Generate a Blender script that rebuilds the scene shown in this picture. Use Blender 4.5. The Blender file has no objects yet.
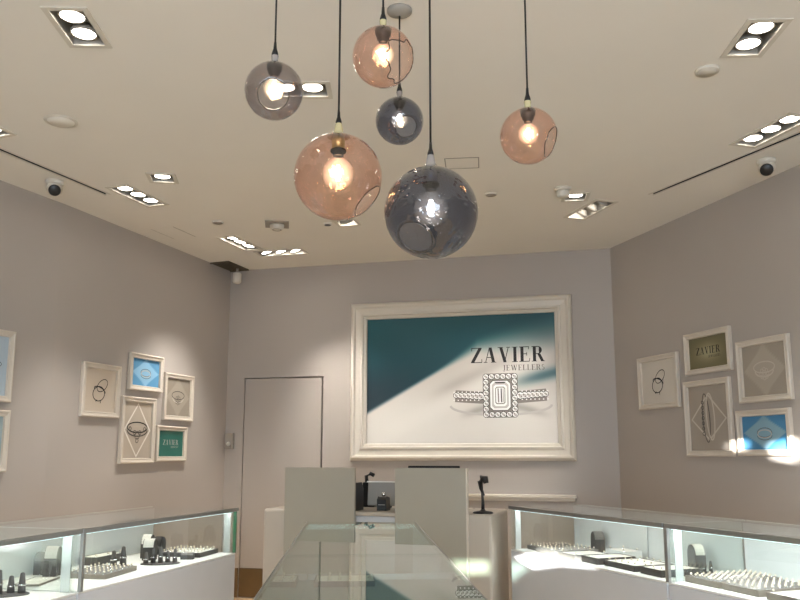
import bpy, bmesh, math, random
from mathutils import Vector, Matrix, geometry
random.seed(7)
PI = math.pi
C = bpy.context.scene.collection

# ------------------------------------------------------------------ camera model
F, YC, HOR, H = 800.0, 325.0, 455.0, 1.4
TH = math.atan((HOR - YC) / F)
def ray(x, y):
    a = (x - 400) / F; b = (YC - y) / F
    return Vector((a, math.cos(TH) - b * math.sin(TH), math.sin(TH) + b * math.cos(TH)))
def onz(x, y, Z):
    r = ray(x, y); t = (Z - H) / r.z
    return Vector((r.x * t, r.y * t, Z))
def onpl(x, y, P, n):
    r = ray(x, y); o = Vector((0, 0, H))
    t = (Vector(P) - o).dot(n) / r.dot(n)
    return o + r * t
cam = bpy.data.cameras.new('camera'); co = bpy.data.objects.new('camera', cam); C.objects.link(co)
co.location = (0, 0, H); co.rotation_euler = (PI / 2 + TH, 0, 0)
cam.sensor_width = 36; cam.lens = F / 800 * 36; cam.shift_y = (YC - 300) / 800; cam.clip_start = .05
bpy.context.scene.camera = co

# ------------------------------------------------------------------ materials
def lin(c):
    return tuple(((v / 255) / 12.92 if v / 255 <= .04045 else ((v / 255 + .055) / 1.055) ** 2.4) for v in c)
def nm(name):
    m = bpy.data.materials.new(name); m.use_nodes = True
    nt = m.node_tree; nt.nodes.clear()
    out = nt.nodes.new('ShaderNodeOutputMaterial')
    return m, nt, out
def pbr(name, rgb, rough=.5, metal=0., noise=.04, scale=6., bump=0., spec=.5, coat=0.):
    m, nt, out = nm(name)
    b = nt.nodes.new('ShaderNodeBsdfPrincipled')
    tc = nt.nodes.new('ShaderNodeTexCoord'); n = nt.nodes.new('ShaderNodeTexNoise')
    n.inputs['Scale'].default_value = scale; n.inputs['Detail'].default_value = 3
    nt.links.new(tc.outputs['Object'], n.inputs['Vector'])
    cr = nt.nodes.new('ShaderNodeValToRGB'); c = lin(rgb)
    cr.color_ramp.elements[0].color = (*[v * (1 - noise) for v in c], 1)
    cr.color_ramp.elements[1].color = (*[min(1, v * (1 + noise)) for v in c], 1)
    cr.color_ramp.elements[0].position = .3; cr.color_ramp.elements[1].position = .7
    nt.links.new(n.outputs['Fac'], cr.inputs[0]); nt.links.new(cr.outputs[0], b.inputs['Base Color'])
    b.inputs['Roughness'].default_value = rough; b.inputs['Metallic'].default_value = metal
    b.inputs['Specular IOR Level'].default_value = spec
    if coat: b.inputs['Coat Weight'].default_value = coat
    if bump:
        bp = nt.nodes.new('ShaderNodeBump'); bp.inputs['Strength'].default_value = bump; bp.inputs['Distance'].default_value = .002
        n2 = nt.nodes.new('ShaderNodeTexNoise'); n2.inputs['Scale'].default_value = 90
        nt.links.new(tc.outputs['Object'], n2.inputs['Vector'])
        nt.links.new(n2.outputs['Fac'], bp.inputs['Height']); nt.links.new(bp.outputs[0], b.inputs['Normal'])
    nt.links.new(b.outputs[0], out.inputs[0])
    return m
def emis(name, rgb, s):
    m, nt, out = nm(name)
    e = nt.nodes.new('ShaderNodeEmission'); e.inputs[0].default_value = (*lin(rgb), 1); e.inputs[1].default_value = s
    nt.links.new(e.outputs[0], out.inputs[0]); return m
def glass(name, tint, edge=None, ior=1.5, glow=None, haze=0., wavy=0.):
    """clear sheet or blown glass: fresnel reflection over tinted transmission (tint = per surface, linear)"""
    m, nt, out = nm(name)
    t = nt.nodes.new('ShaderNodeBsdfTransparent'); g = nt.nodes.new('ShaderNodeBsdfGlossy')
    g.inputs['Roughness'].default_value = 0.01; g.inputs['Color'].default_value = (1, 1, 1, 1)
    fr = nt.nodes.new('ShaderNodeFresnel'); fr.inputs[0].default_value = ior
    mx = nt.nodes.new('ShaderNodeMixShader')
    if wavy:
        tc = nt.nodes.new('ShaderNodeTexCoord'); n2 = nt.nodes.new('ShaderNodeTexNoise'); n2.inputs['Scale'].default_value = 38; n2.inputs['Detail'].default_value = 0
        bp = nt.nodes.new('ShaderNodeBump'); bp.inputs['Strength'].default_value = 1; bp.inputs['Distance'].default_value = wavy
        nt.links.new(tc.outputs['Object'], n2.inputs['Vector']); nt.links.new(n2.outputs['Fac'], bp.inputs['Height']); nt.links.new(bp.outputs[0], g.inputs['Normal'])
    t.inputs[0].default_value = (*tint, 1)
    if edge:
        lw = nt.nodes.new('ShaderNodeLayerWeight'); lw.inputs[0].default_value = .35
        p = nt.nodes.new('ShaderNodeMath'); p.operation = 'POWER'; p.inputs[1].default_value = 2.2
        mc = nt.nodes.new('ShaderNodeMix'); mc.data_type = 'RGBA'
        mc.inputs[6].default_value = (*tint, 1); mc.inputs[7].default_value = (*edge, 1)
        nt.links.new(lw.outputs['Facing'], p.inputs[0]); nt.links.new(p.outputs[0], mc.inputs[0])
        nt.links.new(mc.outputs[2], t.inputs[0])
    src = t.outputs[0]
    if haze:
        d = nt.nodes.new('ShaderNodeBsdfDiffuse'); d.inputs[0].default_value = (.8, .85, .83, 1)
        m2 = nt.nodes.new('ShaderNodeMixShader'); m2.inputs[0].default_value = haze
        nt.links.new(src, m2.inputs[1]); nt.links.new(d.outputs[0], m2.inputs[2]); src = m2.outputs[0]
    # one sheet reflects 2R/(1+R); only its outward face carries the reflection
    geo = nt.nodes.new('ShaderNodeNewGeometry')
    def mth(op, a, b):
        n = nt.nodes.new('ShaderNodeMath'); n.operation = op
        for k, v in ((0, a), (1, b)):
            if isinstance(v, (int, float)): n.inputs[k].default_value = v
            else: nt.links.new(v, n.inputs[k])
        return n.outputs[0]
    R2 = mth('DIVIDE', mth('MULTIPLY', fr.outputs[0], 2.), mth('ADD', fr.outputs[0], 1.))
    fac = mth('MULTIPLY', R2, mth('SUBTRACT', 1., geo.outputs['Backfacing']))
    nt.links.new(fac, mx.inputs[0]); nt.links.new(src, mx.inputs[1]); nt.links.new(g.outputs[0], mx.inputs[2])
    fin = mx.outputs[0]
    if glow:
        e = nt.nodes.new('ShaderNodeEmission'); e.inputs[0].default_value = (*glow[0], 1); e.inputs[1].default_value = glow[1]
        l2 = nt.nodes.new('ShaderNodeLayerWeight'); l2.inputs[0].default_value = .5
        nt.links.new(mth('MULTIPLY', mth('POWER', mth('SUBTRACT', 1., l2.outputs['Facing']), 2.6), glow[1] * 2.2), e.inputs[1])
        ad = nt.nodes.new('ShaderNodeAddShader'); nt.links.new(fin, ad.inputs[0]); nt.links.new(e.outputs[0], ad.inputs[1]); fin = ad.outputs[0]
    nt.links.new(fin, out.inputs[0])
    return m
def vcol(name, rough=.5, coat=0.):
    m, nt, out = nm(name)
    b = nt.nodes.new('ShaderNodeBsdfPrincipled'); a = nt.nodes.new('ShaderNodeVertexColor'); a.layer_name = 'print'
    nt.links.new(a.outputs[0], b.inputs['Base Color']); b.inputs['Roughness'].default_value = rough
    nt.links.new(b.outputs[0], out.inputs[0]); return m

M = dict(
    wall=pbr('warm white painted plaster', (174, 166, 158), .5, noise=.012, scale=2, bump=.05, spec=.35),
    ceil=pbr('ceiling paint', (236, 232, 224), .8, noise=.012, scale=2, spec=.2),
    floor=pbr('oak floor', (204, 178, 142), .35, noise=.12, scale=9),
    base=pbr('brown skirting', (104, 80, 48), .5, noise=.1, scale=5),
    frame=pbr('cream lacquer', (208, 200, 186), .38, noise=.02),
    sframe=pbr('off white frame paint', (206, 196, 182), .45, noise=.03),
    trimw=pbr('fixture white', (214, 208, 196), .5),
    recess=pbr('fixture grey metal', (158, 153, 144), .6),
    black=pbr('black plastic', (18, 18, 19), .4),
    brown=pbr('dark bronze cap', (58, 46, 42), .4, metal=.4),
    rubber=pbr('black slot', (10, 10, 10), .9),
    lam=pbr('white laminate', (208, 210, 214), .4, noise=.015),
    deck=pbr('white display deck', (232, 231, 226), .5, noise=.01),
    ideck=pbr('grey green island deck', (128, 134, 128), .5, noise=.02),
    iglass=glass('green tinted island glass', (.86, .93, .89)),
    backp=pbr('pale case back', (214, 216, 213), .5, noise=.02),
    desk=pbr('desk greige laminate', (184, 175, 162), .42, noise=.02),
    panel=pbr('screen greige panel', (164, 159, 145), .5, noise=.015),
    alu=pbr('brushed aluminium', (168, 168, 166), .35, metal=.85),
    dgrey=pbr('charcoal leatherette', (58, 55, 54), .55, noise=.1, scale=30, bump=.2),
    lgrey=pbr('light grey suede', (176, 172, 166), .8, noise=.05, scale=40),
    gedge=pbr('pale polished glass edge', (206, 208, 198), .3),
    mgrey=pbr('grey suede', (120, 116, 112), .8, noise=.08, scale=40),
    pad=pbr('cream suede pad', (222, 218, 208), .85, noise=.05, scale=40),
    taupe=pbr('taupe leatherette', (124, 114, 102), .6, noise=.08, scale=30),
    silver=pbr('silver', (225, 225, 225), .15, metal=1.),
    stone=pbr('white gem', (245, 248, 250), .05, spec=1., coat=1.),
    pearl=pbr('pearl', (240, 228, 206), .2, coat=.5),
    screen=pbr('grey monitor back', (150, 146, 140), .4, metal=.3),
    brass=pbr('pale brass', (196, 184, 130), .3, metal=.8),
    grey=pbr('grey wall box', (150, 142, 132), .6),
    vent=pbr('vent dark', (92, 82, 66), .7),
    ink=pbr('black ink', (22, 20, 20), .7),
    inkg=pbr('grey ink', (92, 86, 80), .7),
    emb=pbr('embossed highlight', (196, 188, 176), .6),
    d1=pbr('print white', (236, 234, 230), .4), d2=pbr('print light grey', (186, 180, 174), .4),
    d3=pbr('print mid grey', (128, 120, 112), .4), d4=pbr('print dark grey', (58, 54, 52), .4),
    mat=pbr('white passepartout', (222, 216, 206), .6),
    lens=emis('downlight lens', (255, 246, 232), 16), strip=emis('cold white led strip', (214, 244, 250), 3),
    fil=emis('lamp filament', (255, 214, 150), 42), filw=emis('clear filament', (255, 238, 214), 42),
    cglass=glass('case glass', (.975, .99, .982)),
    eglass=pbr('green glass edge', (44, 104, 66), .15, coat=1.),
    frost=glass('frosted divider', (.9, .93, .91), haze=.45),
    bulbw=glass('warm bulb glass', (.98, .95, .9), glow=((1, .76, .52), .5)),
    bulbc=glass('clear bulb glass', (.97, .96, .94), glow=((1, .85, .68), .2)),
    pink=glass('rose blown glass', (.98, .885, .84), (.9, .68, .58), wavy=.003),
    smoke=glass('light smoke blown glass', (.80, .78, .79), (.6, .58, .6), wavy=.005),
    dark=glass('dark smoke blown glass', (.58, .605, .675), (.42, .44, .5), wavy=.006),
    pinkn=pbr('rose glass neck', (206, 196, 150), .15, coat=1.), smokn=pbr('smoke glass neck', (150, 146, 144), .15, coat=1.),
    rimg=pbr('glass hole rim', (74, 54, 48), .15, coat=1.), rimd=pbr('dark glass rim', (40, 38, 42), .15, coat=1.),
    prn=vcol('printed sheet', .45),
)
# ------------------------------------------------------------------ mesh builder
class MB:
    def __init__(s): s.bm = bmesh.new(); s.mats = []
    def mi(s, m):
        if m is None: return 0
        if m not in s.mats: s.mats.append(m)
        return s.mats.index(m)
    def _fin(s, vs, mat, fs, mx=None):
        if mx is not None:
            for v in vs: v.co = mx @ v.co
        k = s.mi(mat)
        for f in fs: f.material_index = k
    def box(s, x0, x1, y0, y1, z0, z1, m=None, mx=None, bev=0.):
        r = bmesh.ops.create_cube(s.bm, size=1); vs = r['verts']
        for v in vs:
            v.co = Vector(((x0 + x1) / 2 + v.co.x * (x1 - x0), (y0 + y1) / 2 + v.co.y * (y1 - y0), (z0 + z1) / 2 + v.co.z * (z1 - z0)))
        fs = list({f for v in vs for f in v.link_faces})
        k = s.mi(m)
        for f in fs: f.material_index = k
        if bev:
            es = list({e for v in vs for e in v.link_edges})
            rb = bmesh.ops.bevel(s.bm, geom=es, offset=bev, segments=2, affect='EDGES', profile=.5, material=-1)
            vs = list({v for v in rb['verts']} | {v for f in rb['faces'] for v in f.verts})
            more = set(vs)
            for v in list(more):
                for f in v.link_faces:
                    for w in f.verts: more.add(w)
            vs = list(more)
        if mx is not None:
            for v in vs: v.co = mx @ v.co
        return s
    def prism(s, pts, d0, d1, axis='y', m=None, mx=None):
        """polygon in the plane across `axis`, extruded from d0 to d1"""
        def P(a, b, d):
            return Vector((a, d, b)) if axis == 'y' else Vector((a, b, d)) if axis == 'z' else Vector((d, a, b))
        A = [s.bm.verts.new(P(a, b, d0)) for a, b in pts]; B = [s.bm.verts.new(P(a, b, d1)) for a, b in pts]
        n = len(pts); fs = [s.bm.faces.new(A), s.bm.faces.new(B[::-1])]
        for i in range(n): fs.append(s.bm.faces.new((A[i], B[i], B[(i + 1) % n], A[(i + 1) % n])))
        s._fin(A + B, m, fs, mx); return s
    def lathe(s, prof, n=24, m=None, mx=None, loc=(0, 0, 0)):
        rings = []; L = Vector(loc); allv = []
        for r, z in prof:
            if r < 1e-5: rg = [s.bm.verts.new(L + Vector((0, 0, z)))]
            else: rg = [s.bm.verts.new(L + Vector((r * math.cos(2 * PI * i / n), r * math.sin(2 * PI * i / n), z))) for i in range(n)]
            rings.append(rg); allv += rg
        fs = []
        for a, b in zip(rings, rings[1:]):
            if len(a) == 1 and len(b) == 1: continue
            for i in range(n):
                j = (i + 1) % n
                if len(a) == 1: fs.append(s.bm.faces.new((a[0], b[i], b[j])))
                elif len(b) == 1: fs.append(s.bm.faces.new((a[i], a[j], b[0])))
                else: fs.append(s.bm.faces.new((a[i], a[j], b[j], b[i])))
        for f in fs: f.smooth = True
        s._fin(allv, m, fs, mx); return s
    def tube(s, pts, r, n=8, m=None, closed=False, rs=None):
        pts = [Vector(p) for p in pts]; rings = []; N = len(pts); fs = []
        for i, p in enumerate(pts):
            a = pts[(i - 1) % N] if (closed or i > 0) else p; b = pts[(i + 1) % N] if (closed or i < N - 1) else p
            t = (b - a).normalized(); up = Vector((0, 0, 1)) if abs(t.z) < .9 else Vector((1, 0, 0))
            u = t.cross(up).normalized(); w = t.cross(u); rr = rs[i] if rs else r
            rings.append([s.bm.verts.new(p + u * rr * math.cos(2 * PI * k / n) + w * rr * math.sin(2 * PI * k / n)) for k in range(n)])
        for i in range(N if closed else N - 1):
            a, b = rings[i], rings[(i + 1) % N]
            for k in range(n): fs.append(s.bm.faces.new((a[k], a[(k + 1) % n], b[(k + 1) % n], b[k])))
        if not closed: fs += [s.bm.faces.new(rings[0][::-1]), s.bm.faces.new(rings[-1])]
        for f in fs: f.smooth = True
        s._fin([], m, fs); return s
    def rib(s, pts, w, y, m=None, closed=False):
        """flat ink stroke in the x-z plane at depth y"""
        P = [Vector((a, b)) for a, b in pts]; N = len(P); L, R = [], []
        for i, p in enumerate(P):
            a = P[(i - 1) % N] if (closed or i > 0) else p; b = P[(i + 1) % N] if (closed or i < N - 1) else p
            t = (b - a).normalized() if (b - a).length > 0 else Vector((1, 0)); n = Vector((-t.y, t.x)) * w / 2
            L.append(s.bm.verts.new((p.x + n.x, y, p.y + n.y))); R.append(s.bm.verts.new((p.x - n.x, y, p.y - n.y)))
        k = s.mi(m)
        for i in range(N if closed else N - 1):
            j = (i + 1) % N; f = s.bm.faces.new((L[i], L[j], R[j], R[i])); f.material_index = k
        return s
    def poly(s, pts, y, m=None):
        f = s.bm.faces.new([s.bm.verts.new((a, y, b)) for a, b in pts]); f.material_index = s.mi(m); return s
    def sphere(s, c, r, m=None, sc=(1, 1, 1), u=12, v=8):
        rr = bmesh.ops.create_uvsphere(s.bm, u_segments=u, v_segments=v, radius=r); vs = rr['verts']
        for w in vs: w.co = Vector((w.co.x * sc[0], w.co.y * sc[1], w.co.z * sc[2])) + Vector(c)
        fs = list({f for w in vs for f in w.link_faces})
        for f in fs: f.smooth = True
        s._fin([], m, fs); return s
    def build(s, name, mat=None, parent=None, loc=None, rz=0, label=None, recalc=True):
        if recalc: bmesh.ops.recalc_face_normals(s.bm, faces=s.bm.faces)
        me = bpy.data.meshes.new(name); s.bm.to_mesh(me); s.bm.free()
        if s.mats:
            for m in s.mats: me.materials.append(m)
        if mat: me.materials.append(mat) if not s.mats else None
        o = bpy.data.objects.new(name, me); C.objects.link(o)
        if parent: o.parent = parent
        if loc is not None: o.location = loc
        o.rotation_euler.z = rz
        if label: o['label'] = label
        return o
def tag(o, label, cat, group=None, kind=None):
    o['label'] = label; o['category'] = cat
    if group: o['group'] = group
    if kind: o['kind'] = kind
    return o
def thing(name, label, cat, loc=(0, 0, 0), rz=0, group=None):
    o = bpy.data.objects.new(name, None); C.objects.link(o); o.location = loc; o.rotation_euler.z = rz
    o.empty_display_size = .05
    return tag(o, label, cat, group)
def struct(o): o['kind'] = 'structure'; return o
def dup(root, loc, rz, label=None, group=None, sc=None):
    r = root.copy(); C.objects.link(r); r.location = loc; r.rotation_euler.z = rz
    if label: r['label'] = label
    if group: r['group'] = group
    if sc: r.scale = (sc, sc, sc)
    for ch in list(root.children):
        c = ch.copy(); C.objects.link(c); c.parent = r
        for g in list(ch.children):
            d = g.copy(); C.objects.link(d); d.parent = c
    return r

# ------------------------------------------------------------------ room shell
ZC = 3.338
CL = onz(231, 271, ZC).xy; CR = onz(610, 248.3, ZC).xy
KL = onz(64.5, 204, ZC).xy; KR = onz(785, 171, ZC).xy
NL = Vector((-2.856, 5.472)); NL = KL + (NL - KL) * 2.2
NR = Vector((2.704, 5.163)); NR = KR + (NR - KR) * 5.5
YF = -2.6
loop = [Vector((NL.x, YF)), NL, KL, CL, CR, KR, NR, Vector((NR.x, YF))]
def cross(a, b): return a.x * b.y - a.y * b.x
def wallframe(P, Q):
    """viewer's left end P, right end Q: origin, rotz, inward plane normal"""
    d = (Q - P).normalized(); rz = math.atan2(d.y, d.x)
    return P, rz, Vector((d.y, -d.x, 0))
WL = wallframe(KL, CL); WB = wallframe(CL, CR); WR = wallframe(CR, KR); WNL = wallframe(NL, KL); WNR = wallframe(KR, NR)
def loc2(W, p):
    """world point on a wall -> (distance along it, height)"""
    d = Vector((math.cos(W[1]), math.sin(W[1]))); return ((Vector(p).xy - W[0]).dot(d), p[2])
def wpx(W, x, y): return loc2(W, onpl(x, y, (W[0].x, W[0].y, 0), W[2]))
def wpt(W, u, z, off=0.):
    d = Vector((math.cos(W[1]), math.sin(W[1]), 0)); return Vector((W[0].x, W[0].y, z)) + d * u + W[2] * off

def tess(outer, holes, fn, flip=False):
    bm = bmesh.new(); loops = [[Vector((a, b, 0)) for a, b in outer]] + [[Vector((a, b, 0)) for a, b in h] for h in holes]
    tris = geometry.tessellate_polygon(loops); flat = [v for l in loops for v in l]
    vs = [bm.verts.new(fn(v.x, v.y)) for v in flat]
    for t in tris:
        try: bm.faces.new([vs[i] for i in t])
        except ValueError: pass
    return bm
def solid_sheet(name, outer, holes, fn, nrm, th, mat, loc=(0, 0, 0), rz=0):
    bm = tess(outer, holes, fn)
    bmesh.ops.recalc_face_normals(bm, faces=bm.faces)
    me = bpy.data.meshes.new(name)
    r = bmesh.ops.extrude_face_region(bm, geom=list(bm.faces))
    for g in r['geom']:
        if isinstance(g, bmesh.types.BMVert): g.co += Vector(nrm) * th
    bmesh.ops.recalc_face_normals(bm, faces=bm.faces)
    bm.to_mesh(me); bm.free(); me.materials.append(mat)
    o = bpy.data.objects.new(name, me); C.objects.link(o); o.location = loc; o.rotation_euler.z = rz
    return struct(o)
solid_sheet('floor', [(p.x, p.y) for p in loop], [], lambda a, b: Vector((a, b, 0)), (0, 0, -1), .1, M['floor'])

# ceiling openings: recessed light fixtures, slots, vent
def rectpts(c, w, l, ang):
    ca, sa = math.cos(ang), math.sin(ang)
    return [(c[0] + x * ca - y * sa, c[1] + x * sa + y * ca) for x, y in ((-w / 2, -l / 2), (w / 2, -l / 2), (w / 2, l / 2), (-w / 2, l / 2))]
def ang2(p, q):          # rotz such that local +y runs p -> q
    return math.atan2(-(q[0] - p[0]), q[1] - p[1])
R_ = math.radians
aL = ang2(KL, CL); aR = ang2(CR, KR) + PI; aB = WB[1]
# (centre, n lamps, rotz, tilts (local dx,dy), label)
FX = [
 ((-1.480, 3.41), 2, R_(2), None, 'twin square downlight at the upper left corner of the photo, lens pair lit'),
 ((-2.50, 4.52), 2, aL, None, 'recessed downlight cut by the left photo edge above the dark ceiling slot'),
 ((-1.985, 5.83), 3, aL, None, 'triple recessed downlight between left dome camera and left wall'),
 ((-1.685, 5.43), 1, R_(8), None, 'single square downlight just beside the left triple downlight'),
 ((-1.482, 7.20), 3, aL, (-.18, .0), 'triple downlight with lenses tilted to the left wall, near back corner'),
 ((-1.15, 7.54), 3, aB + PI / 2, (.35, .02), 'triple downlight parallel to back wall, left of the big artwork'),
 ((-.45, 6.52), 1, aB, (.25, .85), 'single downlight showing just below the largest rose pendant globe'),
 ((-.545, 4.04), 2, PI / 2, None, 'twin downlight partly hidden behind the pale smoky pendant globe'),
 ((1.672, 3.505), 2, R_(-2), None, 'twin square downlight at the upper right of the photo beside a round cover'),
 ((2.249, 4.597), 3, aR, None, 'triple recessed downlight at the right photo edge above the right slot'),
 ((1.52, 6.17), 3, aR, (-.55, .62), 'triple downlight with tilted lenses near the back right wall'),
 ((1.335, 5.85), 1, R_(-6), None, 'single square downlight beside the small round ceiling device on the right'),
 ((-1.5, 1.2), 2, 0, None, 'twin downlight behind the photographer on the left side'),  # from here on, added out-of-view fixtures that lift the room's brightness
 ((1.5, 1.2), 2, 0, None, 'twin downlight behind the photographer on the right side'),
 ((-1.2, -.9), 2, 0, None, 'twin downlight near the shop entrance on the left side'),
 ((1.2, -.9), 2, 0, None, 'twin downlight near the shop entrance on the right side'),
]
FW = .155; FL = {1: .155, 2: .305, 3: .455}
holes = [rectpts(c, FW, FL[n], a) for c, n, a, t, l in FX]
SLW = .03
sl0, sl1 = Vector((-2.567, 4.886)), Vector((-2.204, 5.782)); sl0 = sl1 + (sl0 - sl1) * 1.35
sr0, sr1 = Vector((1.896, 5.782)), Vector((2.439, 4.627)); sr1 = sr0 + (sr1 - sr0) * 1.35
SL = [((sl0 + sl1) / 2, (sl1 - sl0).length, ang2(sl0, sl1)), ((sr0 + sr1) / 2, (sr1 - sr0).length, ang2(sr0, sr1))]
holes += [rectpts(c, SLW, l, a) for c, l, a in SL]
def inset(p, q):     # keep corner geometry inside
    return p
solid_sheet('ceiling', [(p.x, p.y) for p in loop], holes, lambda a, b: Vector((a, b, ZC)), (0, 0, 1), .012, M['ceil'])

def wall(name, P, Q, hs=(), mat=None, th=.1):
    L = (Q - P).length; d = (Q - P).normalized(); rz = math.atan2(d.y, d.x)
    return solid_sheet(name, [(-.0, 0), (L, 0), (L, ZC), (0, ZC)], list(hs), lambda a, b: Vector((a, 0, b)), (0, 1, 0), th, mat or M['wall'], (P.x, P.y, 0), rz)
wall('wall_left_side', Vector((NL.x, YF)), NL); wall('wall_left_bend', NL, KL); wall('wall_left', KL, CL)
wall('wall_right', CR, KR); wall('wall_right_bend', KR, NR); wall('wall_right_side', NR, Vector((NR.x, YF)))
# door opening in the back wall
u0, _ = wpx(WB, 243.3, 420); u1, zt = wpx(WB, 322.3, 376)
_, zt0 = wpx(WB, 243.3, 378.4); zt = (zt + zt0) / 2
wall('wall_back', CL, CR, [[(u0, .002), (u1 + .012, .002), (u1 + .012, zt), (u0, zt)]])
P = wpt(WB, 0, 0)
MB().box(u0 + .006, u1 - .008, .012, .05, .01, zt - .008, bev=.002).build('door_1', M['wall'], loc=P, rz=WB[1])
d1 = struct(bpy.data.objects['door_1'])
struct(MB().box(u0 - .05, u1 + .05, .1, .13, 0, zt + .05).build('door_gap_shade_1', M['rubber'], loc=P, rz=WB[1]))  # black sheet behind the door, giving its gap the shade by colour
def baseboard(name, W, a, b):
    struct(MB().box(a, b, -.014, -.001, .001, .285, bev=.003).build(name, M['base'], loc=wpt(W, 0, 0), rz=W[1]))
LB = (CR - CL).length
baseboard('baseboard_back', WB, .0 + .015, u0 - .004)
MB_ = MB().box(u0 + .006, u1 - .008, -.002, .0115, .01, .285); o = MB_.build('kick_plate', M['base'], parent=d1)
struct(MB().box(u1 + .02, LB - .02, -.014, -.001, .001, .285, bev=.003).build('baseboard_back_right', M['base'], loc=P, rz=WB[1]))
baseboard('baseboard_left', WL, .02, (CL - KL).length - .02)
baseboard('baseboard_right', WR, .02, (KR - CR).length - .02)

# unseen front wall; its slits are made up, shaped to throw the sun patches
SD = Vector((.20, .93, -.115)).normalized()
def back_to_front(p):
    t = (p.y - YF) / SD.y; q = p - SD * t; return (q.x, q.z)
qs = []
def quad_from(pts):
    h = [back_to_front(p) for p in pts]
    qs.append([(a, b) for a, b in h])
PW = (CR.x, CR.y, 0)
quad_from([onpl(x, y, PW, WR[2]) for x, y in ((768, 445), (796, 439), (796, 462), (772, 457))])
quad_from([onpl(x, y, PW, WR[2]) for x, y in ((724, 445.5), (746, 442), (746, 449), (736, 449))])
RC0, RC1 = Vector((.765, 5.692)), Vector((1.689, 3.478))
dR = (RC1 - RC0).normalized(); nR = Vector((-dR.y, dR.x, 0)).normalized()   # into the case
quad_from([onpl(x, y, (RC0.x, RC0.y, 0), nR) for x, y in ((509, 563), (530, 554), (546, 549.5), (600, 566), (560, 563), (530, 567), (509, 582))])
quad_from([onpl(x, y, (.62, 5.55, 0), Vector((-.29, -.957, 0))) for x, y in ((452, 561), (489, 561), (489, 573), (458, 574))])
FWL = NR.x - NL.x
for h in qs:
    print('SLIT', [(round(a, 2), round(b, 2)) for a, b in h])
    mx_, mz_ = sum(q[0] for q in h) / len(h), sum(q[1] for q in h) / len(h)
    if len(h) < 6: h[:] = sorted(h, key=lambda p: math.atan2(p[1] - mz_, p[0] - mx_))
solid_sheet('wall_front', [(NL.x, 0), (NR.x, 0), (NR.x, ZC), (NL.x, ZC)], qs, lambda a, b: Vector((a, YF, b)), (0, -1, 0), .02, M['wall'])

# ------------------------------------------------------------------ recessed downlights
SPOTS = []
def fixture(c, n, a, tilt, label):
    t = thing('recessed_downlight', label, 'ceiling light', (c[0], c[1], ZC), a, 'recessed downlights')
    w, l = FW, FL[n]; D = .085; e = .012
    b = MB(); b.box(-w/2-e, -w/2+.0005, -l/2-e, l/2+e, .0125, D); b.box(w/2-.0005, w/2+e, -l/2-e, l/2+e, .0125, D)
    b.box(-w/2, w/2, -l/2-e, -l/2+.0005, .0125, D); b.box(-w/2, w/2, l/2-.0005, l/2+e, .0125, D); b.box(-w/2-e, w/2+e, -l/2-e, l/2+e, D, D+.01)
    for x0, x1, y0, y1 in ((-w/2, -w/2+.002, -l/2, l/2), (w/2-.002, w/2, -l/2, l/2), (-w/2+.002, w/2-.002, -l/2, -l/2+.002), (-w/2+.002, w/2-.002, l/2-.002, l/2)): b.box(x0, x1, y0, y1, -.0005, .013)
    b.build('housing', M['recess'], t)
    b = MB(); k = .024
    for x0, x1, y0, y1 in ((-w/2-k, -w/2+.002, -l/2-k, l/2+k), (w/2-.002, w/2+k, -l/2-k, l/2+k), (-w/2+.002, w/2-.002, -l/2-k, -l/2+.002), (-w/2+.002, w/2-.002, l/2-.002, l/2+k)):
        b.box(x0, x1, y0, y1, -.006, -.0006)
    b.build('trim_frame', M['trimw'], t)
    for i in range(n):
        y = (i - (n - 1) / 2) * .15
        dx, dy = tilt or (0, 0); dx, dy = dx * math.cos(a) + dy * math.sin(a), -dx * math.sin(a) + dy * math.cos(a)
        aim = Vector((dx, dy, -1)).normalized(); q = Vector((0, 0, -1)).rotation_difference(aim)
        mx = Matrix.Translation((0, y, .014)) @ q.to_matrix().to_4x4()
        lamp = MB().lathe([(.0, .04), (.035, .04), (.058, .012), (.061, -.002), (.054, -.004), (.054, .002)], 24, mx=mx).build('lamp', M['recess'], t)
        MB().lathe([(0, .0025), (.053, .0025), (.053, -.0005), (0, -.0035)], 24, mx=mx).build('lens', M['lens'], lamp)
        p = Vector((c[0], c[1], ZC)) + Matrix.Rotation(a, 3, 'Z') @ (mx @ Vector((0, 0, -.06)))
        SPOTS.append((p, Matrix.Rotation(a, 3, 'Z') @ aim))
for f in FX: fixture(*f)
for (p, aim) in SPOTS:
    L = bpy.data.lights.new('downlight_beam', 'SPOT'); L.energy = 60 * (.16 if abs(aim.y) > .5 else 1); L.color = (1, .955, .90); L.spot_size = R_(66); L.spot_blend = .7; L.shadow_soft_size = .045
    o = bpy.data.objects.new('downlight_beam', L); C.objects.link(o); o.location = p
    o.rotation_euler = aim.to_track_quat('-Z', 'Y').to_euler()
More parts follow.
